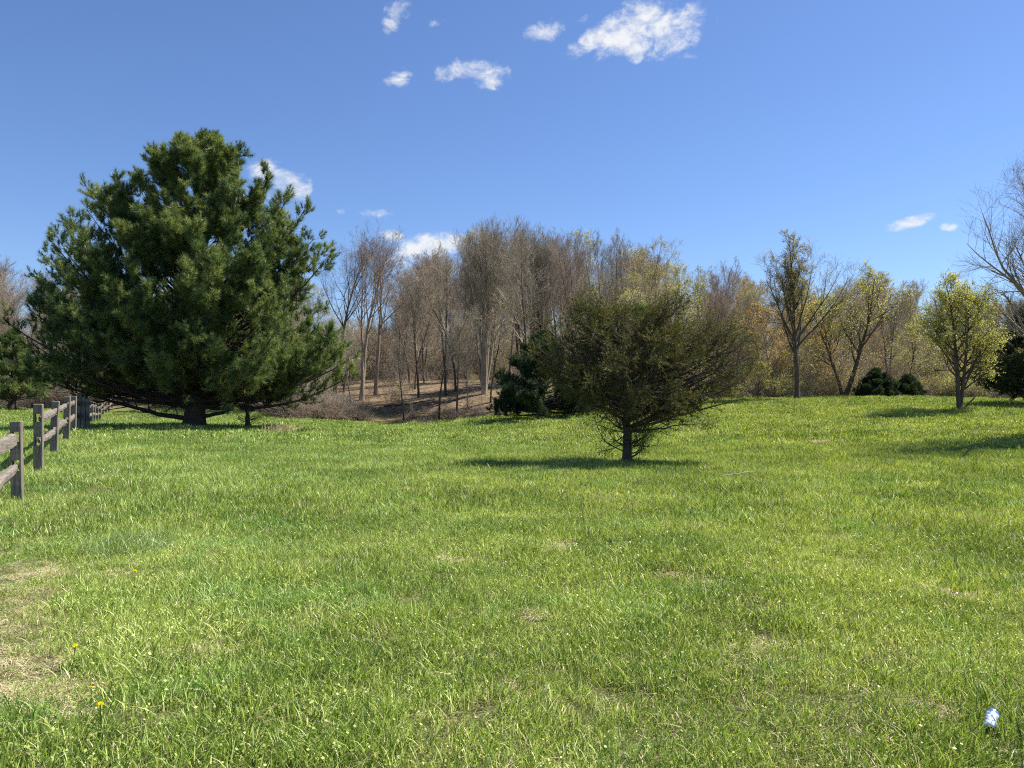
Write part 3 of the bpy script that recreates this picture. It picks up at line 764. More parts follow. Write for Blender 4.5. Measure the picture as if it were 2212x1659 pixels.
# ------------------------------------------------------------------ broadleaf trees
def bare_tree(name, seed, H, r, n1=22, tmin=0.35, ang1=45, l1=0.32, up1=0.10, n2=8, n3=6, n4=4, up=0.06, wander=0.1, ang3=34, bark_m='wood_bark', trunk_m=None, leaf=None, leaf_n=2, leaf_s=0.05,
              stems=None, shape=None, twig=0.0055, trunk_wander=0.035, leafkeep=1.0, ang2=40, lowcut=0.0):
    """stems: list of (direction xyz, length, radius) for many-stemmed trees"""
    rng = np.random.default_rng(seed)
    root = empty(name)
    if stems is None: stems = [((0, 0, 1), H, r)]
    st = np.array([[0.1 * s[0][0], 0.1 * s[0][1], -0.2] for s in stems]); dr = np.array([s[0] for s in stems], float)
    P0, R0 = grow(rng, st, dr, np.array([s[1] for s in stems], float) + 0.2, np.array([s[2] for s in stems], float), 16, trunk_wander, 0.05 if len(stems) > 1 else 0.02, 0.93)
    R0[:, 0] *= 1.45
    g = Geo(); V, Q = tubes(P0, R0, 8); g.add(V, Q); g.build('trunk', M[trunk_m or bark_m], root)
    shp = shape or (lambda t: np.interp(t, [0.2, 0.4, 0.6, 0.8, 1.0], [0.8, 1.0, 0.9, 0.6, 0.25]))
    lens = np.array([s[1] for s in stems], float)
    P1, R1, i1, t1 = children(rng, P0, R0, n1, tmin, 0.98, ang1, 10, lambda i, t: lens[i] * l1 * shp(t), 8, wander, up1, 0.55, 0.85, even=True)
    L1 = np.linalg.norm(P1[:, -1] - P1[:, 0], axis=1)
    g = Geo(); V, Q = tubes(P1, R1, 5); g.add(V, Q)
    P2, R2, i2, t2 = children(rng, P1, R1, n2, 0.2, 1, ang2, 12, lambda i, t: L1[i] * 0.45 * (1.15 - 0.6 * t), 6, wander, up, 0.55, 0.8, even=True)
    kp = rng.random(len(P2)) < np.clip(L1[i2] / (0.8 * L1.mean()), 0.15, 1)
    P2, R2 = P2[kp], R2[kp]
    R2 = np.maximum(R2, twig * 0.9); V, Q = tubes(P2, R2, 3); g.add(V, Q)
    L2 = np.linalg.norm(P2[:, -1] - P2[:, 0], axis=1)
    P3, R3, i3, t3 = children(rng, P2, R2, n3, 0.2, 1, ang3, 12, lambda i, t: L2[i] * 0.62 * (1.1 - 0.5 * t), 4, wander, up, 0.6, 0.7)
    R3 = np.maximum(R3, twig * 0.8); V, Q = tubes(P3, R3, 3); g.add(V, Q)
    last = P3; L3 = np.linalg.norm(P3[:, -1] - P3[:, 0], axis=1)
    kp = rng.random(len(P3)) < np.clip(L3 / (0.9 * L3.mean()), 0.2, 1); P3k, R3k, L3k = P3[kp], R3[kp], L3[kp]
    if n4:
        P4, R4, i4, t4 = children(rng, P3k, R3k, n4, 0.2, 1, ang3, 12, lambda i, t: 0.12 + 0.5 * L3k[i], 3, wander, up, 0.7, 0.6)
        R4 = np.maximum(R4, twig * 0.6); V, Q = tubes(P4, R4, 3); g.add(V, Q)
        last = P4
    g.build('branches', M[bark_m], root)
    if leaf:
        C = np.concatenate([last[:, -1], last[:, 1]])
        if leafkeep < 1: C = C[rng.random(len(C)) < leafkeep]
        C = np.repeat(C, leaf_n, 0); C = C + rng.normal(0, leaf_s * 0.8, C.shape)
        V, Fq, T = leaf_quads(rng, C, leaf_s)
        g = Geo(); g.add(V, Fq, 0, T); g.build('leaves', M[leaf], root)
    root['H'] = H
    return root

def put(o, X, Y, D, rz=0.0, s=1.0, zoff=0.0, sz=None):
    p = pt(X, Y, D)
    o.location = (p[0], p[1], g1(p[0], p[1]) + zoff)
    o.rotation_euler = (0, 0, rz); o.scale = (s, s, sz or s)

# named trees
t = bare_tree('leafing_tree', 301, 9.6, 0.17, n1=34, tmin=0.26, ang1=42, l1=0.37, up1=0.12, n2=8, n3=6, n4=4, bark_m='dark_bark', leaf='leaf_olive', leaf_n=2, leaf_s=0.028, leafkeep=.8, shape=lambda t: np.interp(t, [.2, .35, .5, .62, .8, 1], [1.1, 1.15, .7, .5, .34, .12]))
put(t, 1722, 865, 42, s=0.95); tag(t, 'tallest tree on the right, rising to a pointed crown with sparse tan buds', 'tree')
t = bare_tree('leafing_tree', 302, 7.4, 0.15, n1=18, tmin=0.30, ang1=50, l1=0.36, n2=7, n3=5, n4=3, bark_m='dark_bark', leaf='leaf_yellow', leaf_n=2, leaf_s=0.034, leafkeep=.65, stems=[((-0.22, 0.05, 1), 6.4, 0.13), ((0.30, 0, 1), 7.6, 0.17)], trunk_wander=0.06)
put(t, 1822, 859, 46.5); tag(t, 'forked tree with two leaning dark stems and yellow green leaves', 'tree')
t = bare_tree('leafing_tree', 303, 5.75, 0.13, n1=26, tmin=0.16, ang1=52, l1=0.40, up1=0.10, n2=7, n3=6, n4=3, bark_m='dark_bark', leaf='leaf_yellow', leaf_n=4, leaf_s=0.023, leafkeep=.85, shape=lambda t: np.interp(t, [.16, .3, .5, .7, .85, 1], [.9, 1.05, .95, .6, .35, .12]), stems=[((-0.03, 0, 1), 5.7, 0.11), ((0.08, 0.04, 1), 5.2, 0.09)])
put(t, 2073, 887, 32); tag(t, 'yellow green leafing tree standing forward on the slope at right', 'tree')
g = Geo(); rng = np.random.default_rng(4); Pb, Rb = grow(rng, np.array([[0.05, -0.05, 0.0]]), np.array([[0.8, 0, 0.75]]), np.array([0.75]), np.array([0.045]), 5, 0.05, 0, 0.4)
V, Q = tubes(Pb, Rb, 6); g.add(V, Q); g.build('broken_stub', M['dark_bark'], t)
t = bare_tree('bare_tree', 304, 12.5, 0.30, n1=30, tmin=0.22, ang1=44, l1=0.42, up1=0.14, n2=10, n3=6, n4=4, wander=0.14, bark_m='wood_bark', leaf='bud_red', leaf_n=1, leaf_s=0.016, leafkeep=.5, twig=0.004)
put(t, 2276, 950, 20.5, rz=1.0, s=0.58); tag(t, 'big bare tree with knobbly twigs reaching in from the right edge', 'tree')
t = bare_tree('leafing_tree', 305, 1.9, 0.05, n1=14, tmin=0.35, ang1=50, l1=0.5, n2=6, n3=4, n4=0, bark_m='dark_bark', leaf='leaf_olive', leaf_n=3, leaf_s=0.035)
put(t, 1637, 866, 42); tag(t, 'tiny young tree at the wood edge just right of the cedar', 'tree')
t = bare_tree('leafing_tree', 306, 5.3, 0.08, n1=26, tmin=0.2, ang1=50, l1=0.42, n2=8, n3=5, n4=3, bark_m='wood_bark', leaf='leaf_orange', leaf_n=2, leaf_s=0.036, leafkeep=.5)
put(t, 1668, 863, 45.5); tag(t, 'tree with orange young leaves just left of the tallest right hand tree', 'tree')
o2 = copy_tree(t); put(o2, 1755, 860, 50, 2.0, 1.1); o2['label'] = 'orange tinted tree just right of the tallest right hand tree'
# many-stemmed tree on the bank
rng = np.random.default_rng(12)
stems = [((0.15 * math.cos(a) * q, 0.15 * math.sin(a) * q, 1), 10.6 + 1.6 * rng.random(), 0.10 + 0.05 * rng.random()) for a, q in zip(np.arange(11) * 2.4, np.linspace(.3, 1.5, 11))]
t = bare_tree('bare_tree', 307, 12, 0.14, n1=13, tmin=0.32, ang1=26, l1=0.36, up1=0.12, n2=8, n3=5, n4=3, stems=stems, bark_m='wood_bark', ang2=24, ang3=22, up=0.12)
put(t, 1045, 852, 48, s=0.86); tag(t, 'many stemmed bare tree fanning up from the top of the leaf bank', 'tree')
o2 = copy_tree(t); put(o2, 1165, 850, 52, 2.2, 0.88); o2['label'] = 'many stemmed bare tree rising behind the cedar tip at left'
# three tall bare trees right of the pine
for k, (X, D, yt, sd) in enumerate([(722, 50, 492, 311), (782, 50, 498, 312), (812, 52, 520, 313)]):
    p = pt(X, 860, D); z = g1(p[0], p[1]); H = (pt(X, yt, D)[2] - z) * 0.92
    t = bare_tree('bare_tree', sd, H, 0.15, n1=18, tmin=0.42, ang1=34, l1=0.40, up1=0.10, n2=7, n3=5, n4=3, wander=0.12, trunk_wander=0.06, bark_m='red_bark' if k else 'dark_bark', twig=0.005,
                  stems=None if k != 1 else [((-0.05, 0, 1), H, 0.15), ((0.12, 0, 1), H * .93, 0.13)])
    t.location = (p[0], p[1], z)
    tag(t, ['tall dark bare tree closest to the right side of the huge pine', 'tall bare tree with twin stems against open sky', 'tall slender bare tree right of the twin stemmed one'][k], 'tree')

# prototypes for the crowd of the wood, height 12 m
KINDS = [
    bare_tree('bare_tree', 401, 12, 0.13, n1=24, tmin=0.38, ang1=30, ang2=28, ang3=25, l1=0.28, up1=0.12, n2=8, n3=5, n4=3, trunk_m='dark_bark', bark_m='wood_bark'),
    bare_tree('bare_tree', 402, 12, 0.12, n1=26, tmin=0.42, ang1=26, ang2=26, ang3=24, l1=0.32, up1=0.13, n2=8, n3=5, n4=4, trunk_m='dark_bark', bark_m='red_bark', leaf='bud_red', leaf_n=1, leaf_s=0.022),
    bare_tree('bare_tree', 403, 12, 0.11, n1=22, tmin=0.34, ang1=34, ang2=32, ang3=28, l1=0.26, up1=0.10, n2=8, n3=5, n4=4, trunk_m='dark_bark', bark_m='wood_bark', trunk_wander=0.06),
    bare_tree('bare_tree', 404, 12, 0.15, n1=12, tmin=0.36, ang1=26, ang2=26, ang3=24, l1=0.32, up1=0.12, n2=8, n3=5, n4=4, trunk_m='dark_bark', bark_m='red_bark', stems=[((0.05, 0, 1), 12, .13), ((-.12, .05, 1), 11, .11), ((.05, -.14, 1), 11.4, .11)]),
    bare_tree('leafing_tree', 405, 12, 0.12, n1=26, tmin=0.30, ang1=40, l1=0.28, up1=0.10, n2=8, n3=5, n4=4, trunk_m='dark_bark', bark_m='wood_bark', leaf='leaf_olive', leaf_n=1, leaf_s=0.04, leafkeep=.5),
    bare_tree('leafing_tree', 406, 12, 0.12, n1=26, tmin=0.24, ang1=42, l1=0.28, up1=0.10, n2=8, n3=5, n4=4, trunk_m='dark_bark', bark_m='wood_bark', leaf='leaf_yellow', leaf_n=1, leaf_s=0.042, leafkeep=.6),
    bare_tree('leafing_tree', 407, 12, 0.11, n1=24, tmin=0.24, ang1=44, l1=0.28, up1=0.10, n2=8, n3=5, n4=4, trunk_m='dark_bark', bark_m='red_bark', leaf='leaf_orange', leaf_n=1, leaf_s=0.04, leafkeep=.5),
    bare_tree('bare_tree', 408, 12, 0.10, n1=14, tmin=0.5, ang1=34, ang2=30, ang3=28, l1=0.2, up1=0.10, n2=7, n3=4, n4=4, bark_m='pale_bark'),
]
SKX = [-600, 0, 60, 130, 300, 640, 690, 720, 790, 835, 855, 875, 900, 950, 1000, 1060, 1150, 1190, 1215, 1240, 1290, 1330, 1350, 1400, 1450, 1500, 1560, 1620, 1660, 1722, 1780, 1850, 1920, 1940, 1980, 2030, 2060, 2100, 2212, 2800]
SKY_ = [590, 572, 590, 605, 600, 600, 660, 670, 680, 670, 640, 585, 560, 545, 500, 490, 493, 540, 550, 505, 490, 500, 530, 520, 548, 558, 588, 600, 615, 620, 622, 600, 590, 635, 605, 640, 620, 640, 640, 600]
TXT = {0: 'grey bare', 1: 'ruddy budding bare', 2: 'crooked grey bare', 3: 'three stemmed ruddy bare', 4: 'tan leafing', 5: 'yellow green leafing', 6: 'orange leafing', 7: 'pale barked slender bare'}
def zone(X):
    if X < 420: return 'left', 'in the wood left of the huge pine'
    if X < 880: return 'bank left', 'in the wood right of the huge pine'
    if X < 1220: return 'bank', 'in the brown wood above the leaf bank'
    if X < 1640: return 'cedar', 'in the wood rising behind the cedar'
    if X < 1950: return 'right', 'in the wood around the tallest leafing tree'
    return 'far right', 'in the wood at the far right'
def wood():
    rng = np.random.default_rng(77)
    used = set(); placed = []
    tries = 0
    while len(placed) < 285 and tries < 9000:
        tries += 1
        X = rng.uniform(-260, 2480)
        e = float(np.interp(X, EX, ED))
        D = e + 1.5 + (92 - e) * rng.random() ** 1.35
        if X < 420 and rng.random() < 0.25: continue
        if 660 < X < 1200 and D < 52 and rng.random() < 0.80: continue
        if 680 < X < 850 and rng.random() < 0.4: continue
        x = (X - 1106) / F * D
        if any((x - a) ** 2 + (D - b) ** 2 < 1.4 ** 2 for a, b in placed): continue
        placed.append((x, D))
        if X < 420: pr = [.28, .12, .15, .1, .12, .03, 0, .2]
        elif X < 880: pr = [.3, .15, .2, .1, .12, .03, 0, .1]
        elif X < 1220: pr = [.28, .22, .14, .18, .10, .04, 0, .04]
        elif X < 1500: pr = [.16, .05, .12, .08, .32, .25, 0, .02]
        elif X < 1640: pr = [.14, .08, .1, .1, .36, .12, .08, .02]
        else: pr = [.16, .04, .12, .06, .26, .26, .06, .04]
        pr = np.array(pr) / sum(pr)
        k = int(rng.choice(8, p=pr))
        yt = np.interp(X, SKX, SKY_)
        z = g1(x, D)
        H = (CZ + (850 - yt) / F * D - z) * 0.97
        H *= rng.uniform(0.93, 1.03) if rng.random() < 0.66 else rng.uniform(0.55, 0.93)
        if D < e + 4: H *= rng.uniform(0.5, 0.95)
        base = KINDS[k]
        o = base if k not in used else copy_tree(base)
        used.add(k)
        o.location = (x, D, z); o.rotation_euler = (rng.normal(0, .025), rng.normal(0, .025), rng.uniform(0, 6.28))
        s = H / 12; wsc = max(s, 0.55) * rng.uniform(0.85, 1.15)
        o.scale = (wsc, wsc, s)
        zn, zt = zone(X)
        near = 'at the front' if D < e + 6 else ('deep' if D > e + 25 else 'midway back')
        tag(o, '%s tree %s %s' % (TXT[k], near, zt), 'tree', '%s trees %s %s' % (TXT[k], near, zt))
wood()
# front row of the wood, one at a time where the photograph shows them
FR = [(948, 905, 43, 640, 2, 'thin leaning bare tree at the foot of the leaf bank in the middle'), (872, 905, 43.5, 745, 0, 'short forked bare tree at the foot of the leaf bank'),
      (985, 862, 50, 560, 2, 'tall straight dark trunk half way up the leaf bank'), (1097, 862, 46, 560, 0, 'bare tree just left of the dark low pine'), (1010, 880, 45, 690, 7, 'slight sapling standing on the sunlit part of the leaf bank'),
      (905, 870, 49, 600, 0, 'bare tree on the left half of the leaf bank'), (760, 890, 45, 700, 2, 'small bare tree by the brambles left of the leaf bank'), (1262, 888, 38, 700, 3, 'stout dark tree between the low pine and the cedar trunk')]
for i, (X, Y, D, yt, k, lab) in enumerate(FR):
    o = copy_tree(KINDS[k]); p = pt(X, Y, D); z = g1(p[0], p[1]); H = pt(X, yt, D)[2] - z
    o.location = (p[0], p[1], z); o.rotation_euler = (0, 0.03 * (-1) ** i, i * 1.3); s = H / 12
    ws = max(s, 0.5); o.scale = (ws, ws, s); o['label'] = lab
    if 'group' in o: del o['group']

# ------------------------------------------------------------------ undergrowth, far wood (stuff)
def brush(name, seed, H, n, leaf=None, bark_m='wood_bark', leaf_n=1, leaf_s=.03, spread=.8):
    rng = np.random.default_rng(seed)
    a = rng.random(n) * 6.28; q = rng.random(n)
    P, Rr = grow(rng, np.c_[.35 * np.cos(a) * q, .35 * np.sin(a) * q, 0 * a - .05], np.c_[spread * np.cos(a) * q, spread * np.sin(a) * q, 0.8 + 0 * a], H * (0.6 + 0.5 * rng.random(n)), np.full(n, 0.014), 7, 0.13, 0.03, 0.6)
    g = Geo(); V, Q = tubes(P, Rr, 3); g.add(V, Q)
    P2, R2, _, _ = children(rng, P, Rr, 9, .2, 1, 45, 15, lambda i, t: H * 0.3 + 0 * t, 5, .15, .03, .6, .6); V, Q = tubes(P2, R2, 3); g.add(V, Q)
    P3, R3, _, _ = children(rng, P2, R2, 5, .2, 1, 45, 15, lambda i, t: H * 0.13 + 0 * t, 3, .15, .03, .8, .6); V, Q = tubes(P3, R3, 3); g.add(V, Q)
    mats = [M[bark_m]]
    if leaf:
        C = np.repeat(P3[:, -1], leaf_n, 0) + rng.normal(0, .05, (len(P3) * leaf_n, 3))
        V, Fq, T = leaf_quads(rng, C, leaf_s); g.add(V, Fq, 1, T); mats.append(M[leaf])
    return g.build(name, mats)
bp = [brush('a_brush', 501, 1.6, 14), brush('b_brush', 502, 2.6, 10), brush('c_brush', 503, 2.2, 12, bark_m='red_bark'), brush('d_brush', 504, 2.4, 12, 'leaf_olive', leaf_n=2), brush('e_brush', 505, 2.0, 12, 'leaf_yellow', leaf_n=2),
      brush('f_brush', 506, 1.2, 18, bark_m='red_bark', spread=1.6), brush('g_brush', 507, 2.2, 12, 'leaf_orange', leaf_n=2)]
def undergrowth():
    rng = np.random.default_rng(8)
    P, I, S = [], [], []
    def add(X, D, k, s):
        x = (X - 1106) / F * D; P.append((x, D)); I.append(k); S.append(s)
    for _ in range(3300):
        X = rng.uniform(-350, 2560); e = float(np.interp(X, EX, ED))
        D = e + 0.5 + (96 - e) * rng.random()
        if X > 1600: k = int(rng.choice([0, 1, 2, 3, 4, 6], p=[.22, .26, .12, .22, .12, .06]))
        else: k = int(rng.choice([0, 1, 2, 3, 5], p=[.25, .35, .18, .07, .15]))
        s = rng.uniform(0.7, 1.5) * (1.7 if D > 68 else 1.0)
        if 740 < X < 1250 and 57 < D < 68 and rng.random() < 0.8: continue
        if 640 < X < 1250 and D < 57: 
            if rng.random() < 0.85: continue
            s *= 0.45
        add(X, D, k, s)
    for _ in range(260):   # brambles at the left foot of the bank
        X = rng.uniform(600, 790); add(X, float(np.interp(X, EX, ED)) + rng.uniform(0.2, 5), rng.choice([0, 5]), rng.uniform(0.5, 1.0) * (1.0 if X < 740 else 0.5))
    for _ in range(55):
        X = rng.uniform(800, 1150); add(X, float(np.interp(X, EX, ED)) + rng.uniform(0.2, 3), rng.choice([0, 5]), rng.uniform(0.2, 0.42))
    for _ in range(160):   # tangle along the edge behind the cedar and at right
        X = rng.uniform(1180, 2400); add(X, float(np.interp(X, EX, ED)) + rng.uniform(0.2, 2), rng.choice([0, 3, 4, 5]), rng.uniform(0.4, 0.8))
    for _ in range(200):
        X = rng.uniform(-300, 560); add(X, float(np.interp(X, EX, ED)) + rng.uniform(0.2, 4), rng.choice([1, 0, 2]), rng.uniform(0.8, 1.3))
    P = np.array(P); z = gz(P[:, 0], P[:, 1]); n = len(P); S = np.array(S)
    o = scatter('undergrowth', np.c_[P, z], np.c_[0 * z, 0 * z, rng.random(n) * 6.28], np.c_[S, S, S], I, bp)
    tag(o, 'tangled brown brush and brambles filling the floor of the wood', 'undergrowth', kind='stuff')
undergrowth()
def far_wood():
    rng = np.random.default_rng(9)
    src = []
    for k, b in enumerate((KINDS[0], KINDS[1], KINDS[4], KINDS[2])):
        g = []
        V = []; Fs = []; n = 0; mats = []
        me_list = [c.data for c in b.children]
        for me in me_list:
            co = np.zeros(len(me.vertices) * 3, np.float32); me.vertices.foreach_get('co', co); co = co.reshape(-1, 3)
            li = np.zeros(len(me.loops), np.int32); me.loops.foreach_get('vertex_index', li)
            Fs.append((li.reshape(-1, 4) + n, len(mats))); n += len(co); V.append(co); mats.append(me.materials[0])
        src.append(mk_mesh('%s_far' % 'abcd'[k], np.concatenate(V), Fs, mats, attr={'tint': np.random.default_rng(k).random(n)}))
    n = 420
    X = rng.uniform(-700, 2900, n); D = rng.uniform(95, 150, n); x = (X - 1106) / F * D
    z = gz(x, D)
    yt = np.interp(X, SKX, SKY_) + 45
    s = (CZ + (850 - yt) / F * D - z) / 12 * rng.uniform(0.55, 0.95, n)
    s = np.maximum(s, 0.6)
    I = np.where(X > 1300, rng.choice([0, 2, 2, 3], n), rng.choice([0, 1, 1, 3], n))
    o = scatter('distant_wood', np.c_[x, D, z], np.c_[0 * x, 0 * x, rng.random(n) * 6.28], np.c_[s * .8, s * .8, s], I, src)
    tag(o, 'distant bare wood merging into one mass behind the nearer trees', 'wood', kind='stuff')
far_wood()
# fallen logs on the bank
for i, (X, Y, D, L, r, a, lab) in enumerate([(830, 885, 47, 3.2, .07, .2, 'thin fallen log lying low on the left of the leaf bank'), (1000, 858, 52, 3.6, .09, -.25, 'fallen log in the sun near the top of the leaf bank'),
                                             (1068, 878, 45, 2.4, .07, .9, 'short leaning log beside the many stemmed tree'), (930, 872, 50, 2.8, .06, 2.9, 'pale fallen branch across the middle of the leaf bank')]):
    rng = np.random.default_rng(600 + i); p = pt(X, Y, D)
    Pb, Rb = grow(rng, np.array([[0, 0, .08]]), np.array([[math.cos(a), math.sin(a), .04]]), np.array([L]), np.array([r]), 9, .04, 0, .5)
    Pb[0, :, 2] = gz(Pb[0, :, 0] + p[0], Pb[0, :, 1] + p[1]) - g1(p[0], p[1]) + .06
    g = Geo(); V, Q = tubes(Pb, Rb, 7); g.add(V, Q); Pc, Rc, _, _ = children(rng, Pb, Rb, 5, .3, .95, 50, 10, lambda i, t: .6 + 0 * t, 4, .1, .1, .4, .8)
    V, Q = tubes(Pc, Rc, 4); g.add(V, Q)
    o = g.build('fallen_log', M['pale_bark' if i in (1, 3) else 'dark_bark'], loc=(p[0], p[1], g1(p[0], p[1]))); tag(o, lab, 'log')

# ------------------------------------------------------------------ split rail fence
def wood_mat():
    m, t = mat('weathered_wood')
    tc = t.new('ShaderNodeAttribute', attribute_name='grain').outputs['Fac']
    pos = t.new('ShaderNodeTexCoord').outputs['Object']
    cmb = t.new('ShaderNodeCombineXYZ')
    sp = t.new('ShaderNodeSeparateXYZ'); t.put(sp.inputs[0], pos)
    v = t.vmath('MULTIPLY', pos, (1, 1, 0.07))
    n = t.noise(v, 60, 6, 0.7); n2 = t.noise(pos, 5, 4)
    c = t.ramp(n, [(0.3, (0.07, 0.058, 0.048)), (0.5, (0.17, 0.145, 0.12)), (0.7, (0.31, 0.27, 0.235))])
    c = t.mix(t.smooth(n2, 0.45, 0.75), c, (0.22, 0.18, 0.14))
    return finish(m, t, c, 0.85, n, 0.006, spec=0.2)
M['wood'] = wood_mat()
def deform(V, seed, amp):
    V = np.array(V, float); s = seed * 1.7
    V[:, 0] += amp * np.sin(V[:, 2] * 3.1 + s) + amp * .4 * np.sin(V[:, 2] * 9 + V[:, 1] * 20 + s)
    V[:, 1] += amp * np.sin(V[:, 2] * 2.3 + s * 2) + amp * .4 * np.sin(V[:, 2] * 8 + V[:, 0] * 20 + s)
    return V
def box(x0, x1, y0, y1, z0, z1, nz=1, bev=0.0, top=False):
    """prism with chamfered corners, rings along z"""
    b = 0.008
    ring = [(x0 + b, y0), (x1 - b, y0), (x1, y0 + b), (x1, y1 - b), (x1 - b, y1), (x0 + b, y1), (x0, y1 - b), (x0, y0 + b)]
    zs = list(np.linspace(z0, z1, nz + 1)); V = [(x, y, z) for z in zs for x, y in ring]
    if top:
        cx, cy = (x0 + x1) / 2, (y0 + y1) / 2
        V += [(cx + (x - cx) * .86, cy + (y - cy) * .86, z1 + .012) for x, y in ring]; zs.append(0)
    n = len(zs); F_ = []
    for k in range(n - 1):
        for j in range(8): F_.append((k * 8 + j, k * 8 + (j + 1) % 8, k * 8 + 8 + (j + 1) % 8, k * 8 + 8 + j))
    caps = []
    for o_, rev in ((0, True), ((n - 1) * 8, False)):
        for q in ((0, 1, 2, 3), (0, 3, 4, 7), (7, 4, 5, 6)):
            q = [o_ + j for j in q]; caps.append(tuple(q[::-1]) if rev else tuple(q))
    return np.array(V), np.array(F_ + caps)
SLOTS = [(0.43, 0.58), (0.84, 0.98)]
def post(fence, loc, ang, H, seed, w=0.11, d=0.14):
    g = Geo(); zz = -0.15
    for (a, b) in SLOTS:
        V, Fq = box(-d / 2, d / 2, -w / 2, w / 2, zz, a, 3); g.add(V, Fq)
        V, Fq = box(-d / 2, -d / 2 + .028, -w / 2, w / 2, a, b, 1); g.add(V, Fq)
        V, Fq = box(d / 2 - .028, d / 2, -w / 2, w / 2, a, b, 1); g.add(V, Fq)
        zz = b
    V, Fq = box(-d / 2, d / 2, -w / 2, w / 2, zz, H, 2, top=True); g.add(V, Fq)
    g.V = [deform(v, seed, .006) for v in g.V]
    o = g.build('post', M['wood'], fence, smooth=False)
    o.location = loc; rg = random.Random(seed)
    o.rotation_euler = (rg.uniform(-.03, .03), rg.uniform(-.03, .03), ang)
    return o
def rail(fence, a, b, seed, r=0.062):
    """split rail from a to b (in the fence's space)"""
    rng = np.random.default_rng(seed)
    a, b = np.array(a, float), np.array(b, float); L = np.linalg.norm(b - a); K = 15; sides = 7
    t = np.linspace(0, 1, K)
    env = np.minimum(1, 0.42 + 3.6 * np.minimum(t, 1 - t))
    an = np.arange(sides) * 2 * np.pi / sides + rng.random() * 6
    rr = r * (0.8 + 0.5 * rng.random(sides))
    wob = np.cumsum(rng.normal(0, .006, (K, 2)), 0); wob -= np.linspace(0, 1, K)[:, None] * wob[-1]
    V = []
    for k in range(K):
        q = rr * env[k] * (1 + .07 * rng.normal(0, 1, sides))
        wy, wz = 0.62 if env[k] < .9 else .95, 1.15
        for j in range(sides): V.append((wob[k, 0] + q[j] * math.cos(an[j]) * wy, wob[k, 1] + q[j] * math.sin(an[j]) * wz, t[k] * L))
    V = np.array(V); i = np.arange(K * sides).reshape(K, sides)
    Q = np.stack([i[:-1], np.roll(i, -1, 1)[:-1], np.roll(i, -1, 1)[1:], i[1:]], -1).reshape(-1, 4)
    V = np.r_[V, [[0, 0, 0], [0, 0, L]]]
    Tr = np.array([(K * sides, (j + 1) % sides, j) for j in range(sides)] + [(K * sides + 1, i[-1, j], i[-1, (j + 1) % sides]) for j in range(sides)])
    o = mk_mesh('rail', V, [Q, Tr], M['wood'], fence, smooth=False)
    d_ = Vector(b - a).normalized()
    o.location = a; 
    z_ = d_; x_ = Vector((0, 0, 1)).cross(z_).normalized(); y_ = z_.cross(x_)
    o.rotation_euler = Matrix((x_, y_, z_)).transposed().to_euler()
    return o
def fence(name_label, pts, Hs, seed):
    z0 = [g1(p[0], p[1]) for p in pts]
    root = empty('split_rail_fence', (pts[0][0], pts[0][1], z0[0])); tag(root, name_label, 'fence')
    n = len(pts)
    for i, p in enumerate(pts):
        q = pts[min(i + 1, n - 1)]; r_ = pts[max(i - 1, 0)]
        ang = math.atan2(q[1] - r_[1], q[0] - r_[0]) + math.pi / 2 - 0.14
        post(root, (p[0] - pts[0][0], p[1] - pts[0][1], z0[i] - z0[0]), ang, Hs[i], seed + i)
    for i in range(n - 1):
        for j, (a, b) in enumerate(SLOTS):
            h = (a + b) / 2 - .01
            A = np.array([pts[i][0] - pts[0][0], pts[i][1] - pts[0][1], z0[i] - z0[0] + h]); B = np.array([pts[i + 1][0] - pts[0][0], pts[i + 1][1] - pts[0][1], z0[i + 1] - z0[0] + h])
            u = (B - A) / np.linalg.norm(B - A); ov = 0.03
            pv = np.array([-u[1], u[0], 0]) * (0.016 if i % 2 else -0.016)
            rail(root, A - u * ov + pv, B + u * ov + pv, seed * 10 + i * 2 + j)
pts_a = [pt(38, 1080, 10.7)[:2], pt(38, 1080, 10.7)[:2] + np.array([1.40, -2.72]), pt(38, 1080, 10.7)[:2] + np.array([2.8, -5.44])]
fence('near piece of grey split rail fence running out at the left edge', pts_a, [1.12, 1.12, 1.12], 31)
pts_b = [pt(X, 950, D)[:2] for X, D in [(83, 13.1), (117, 16.2), (144, 19.3), (158, 22.9), (172, 26.6)]]
fence('weathered split rail fence whose posts stand left of the huge pine', pts_b, [1.14, 1.12, 1.1, 1.1, 1.25], 47)
pts_c = [pt(X, 900, D)[:2] for X, D in [(182, 27.5), (190, 32), (197, 36), (203, 40), (210, 44), (216, 47.5), (222, 51), (229, 54.5), (235, 57.5), (242, 60.5)]]
fence('far run of split rail fence dipping and climbing away across the field', pts_c, [1.25, 1.15, 1.1, 1.1, 1.1, 1.1, 1.1, 1.1, 1.1, 1.15], 67)

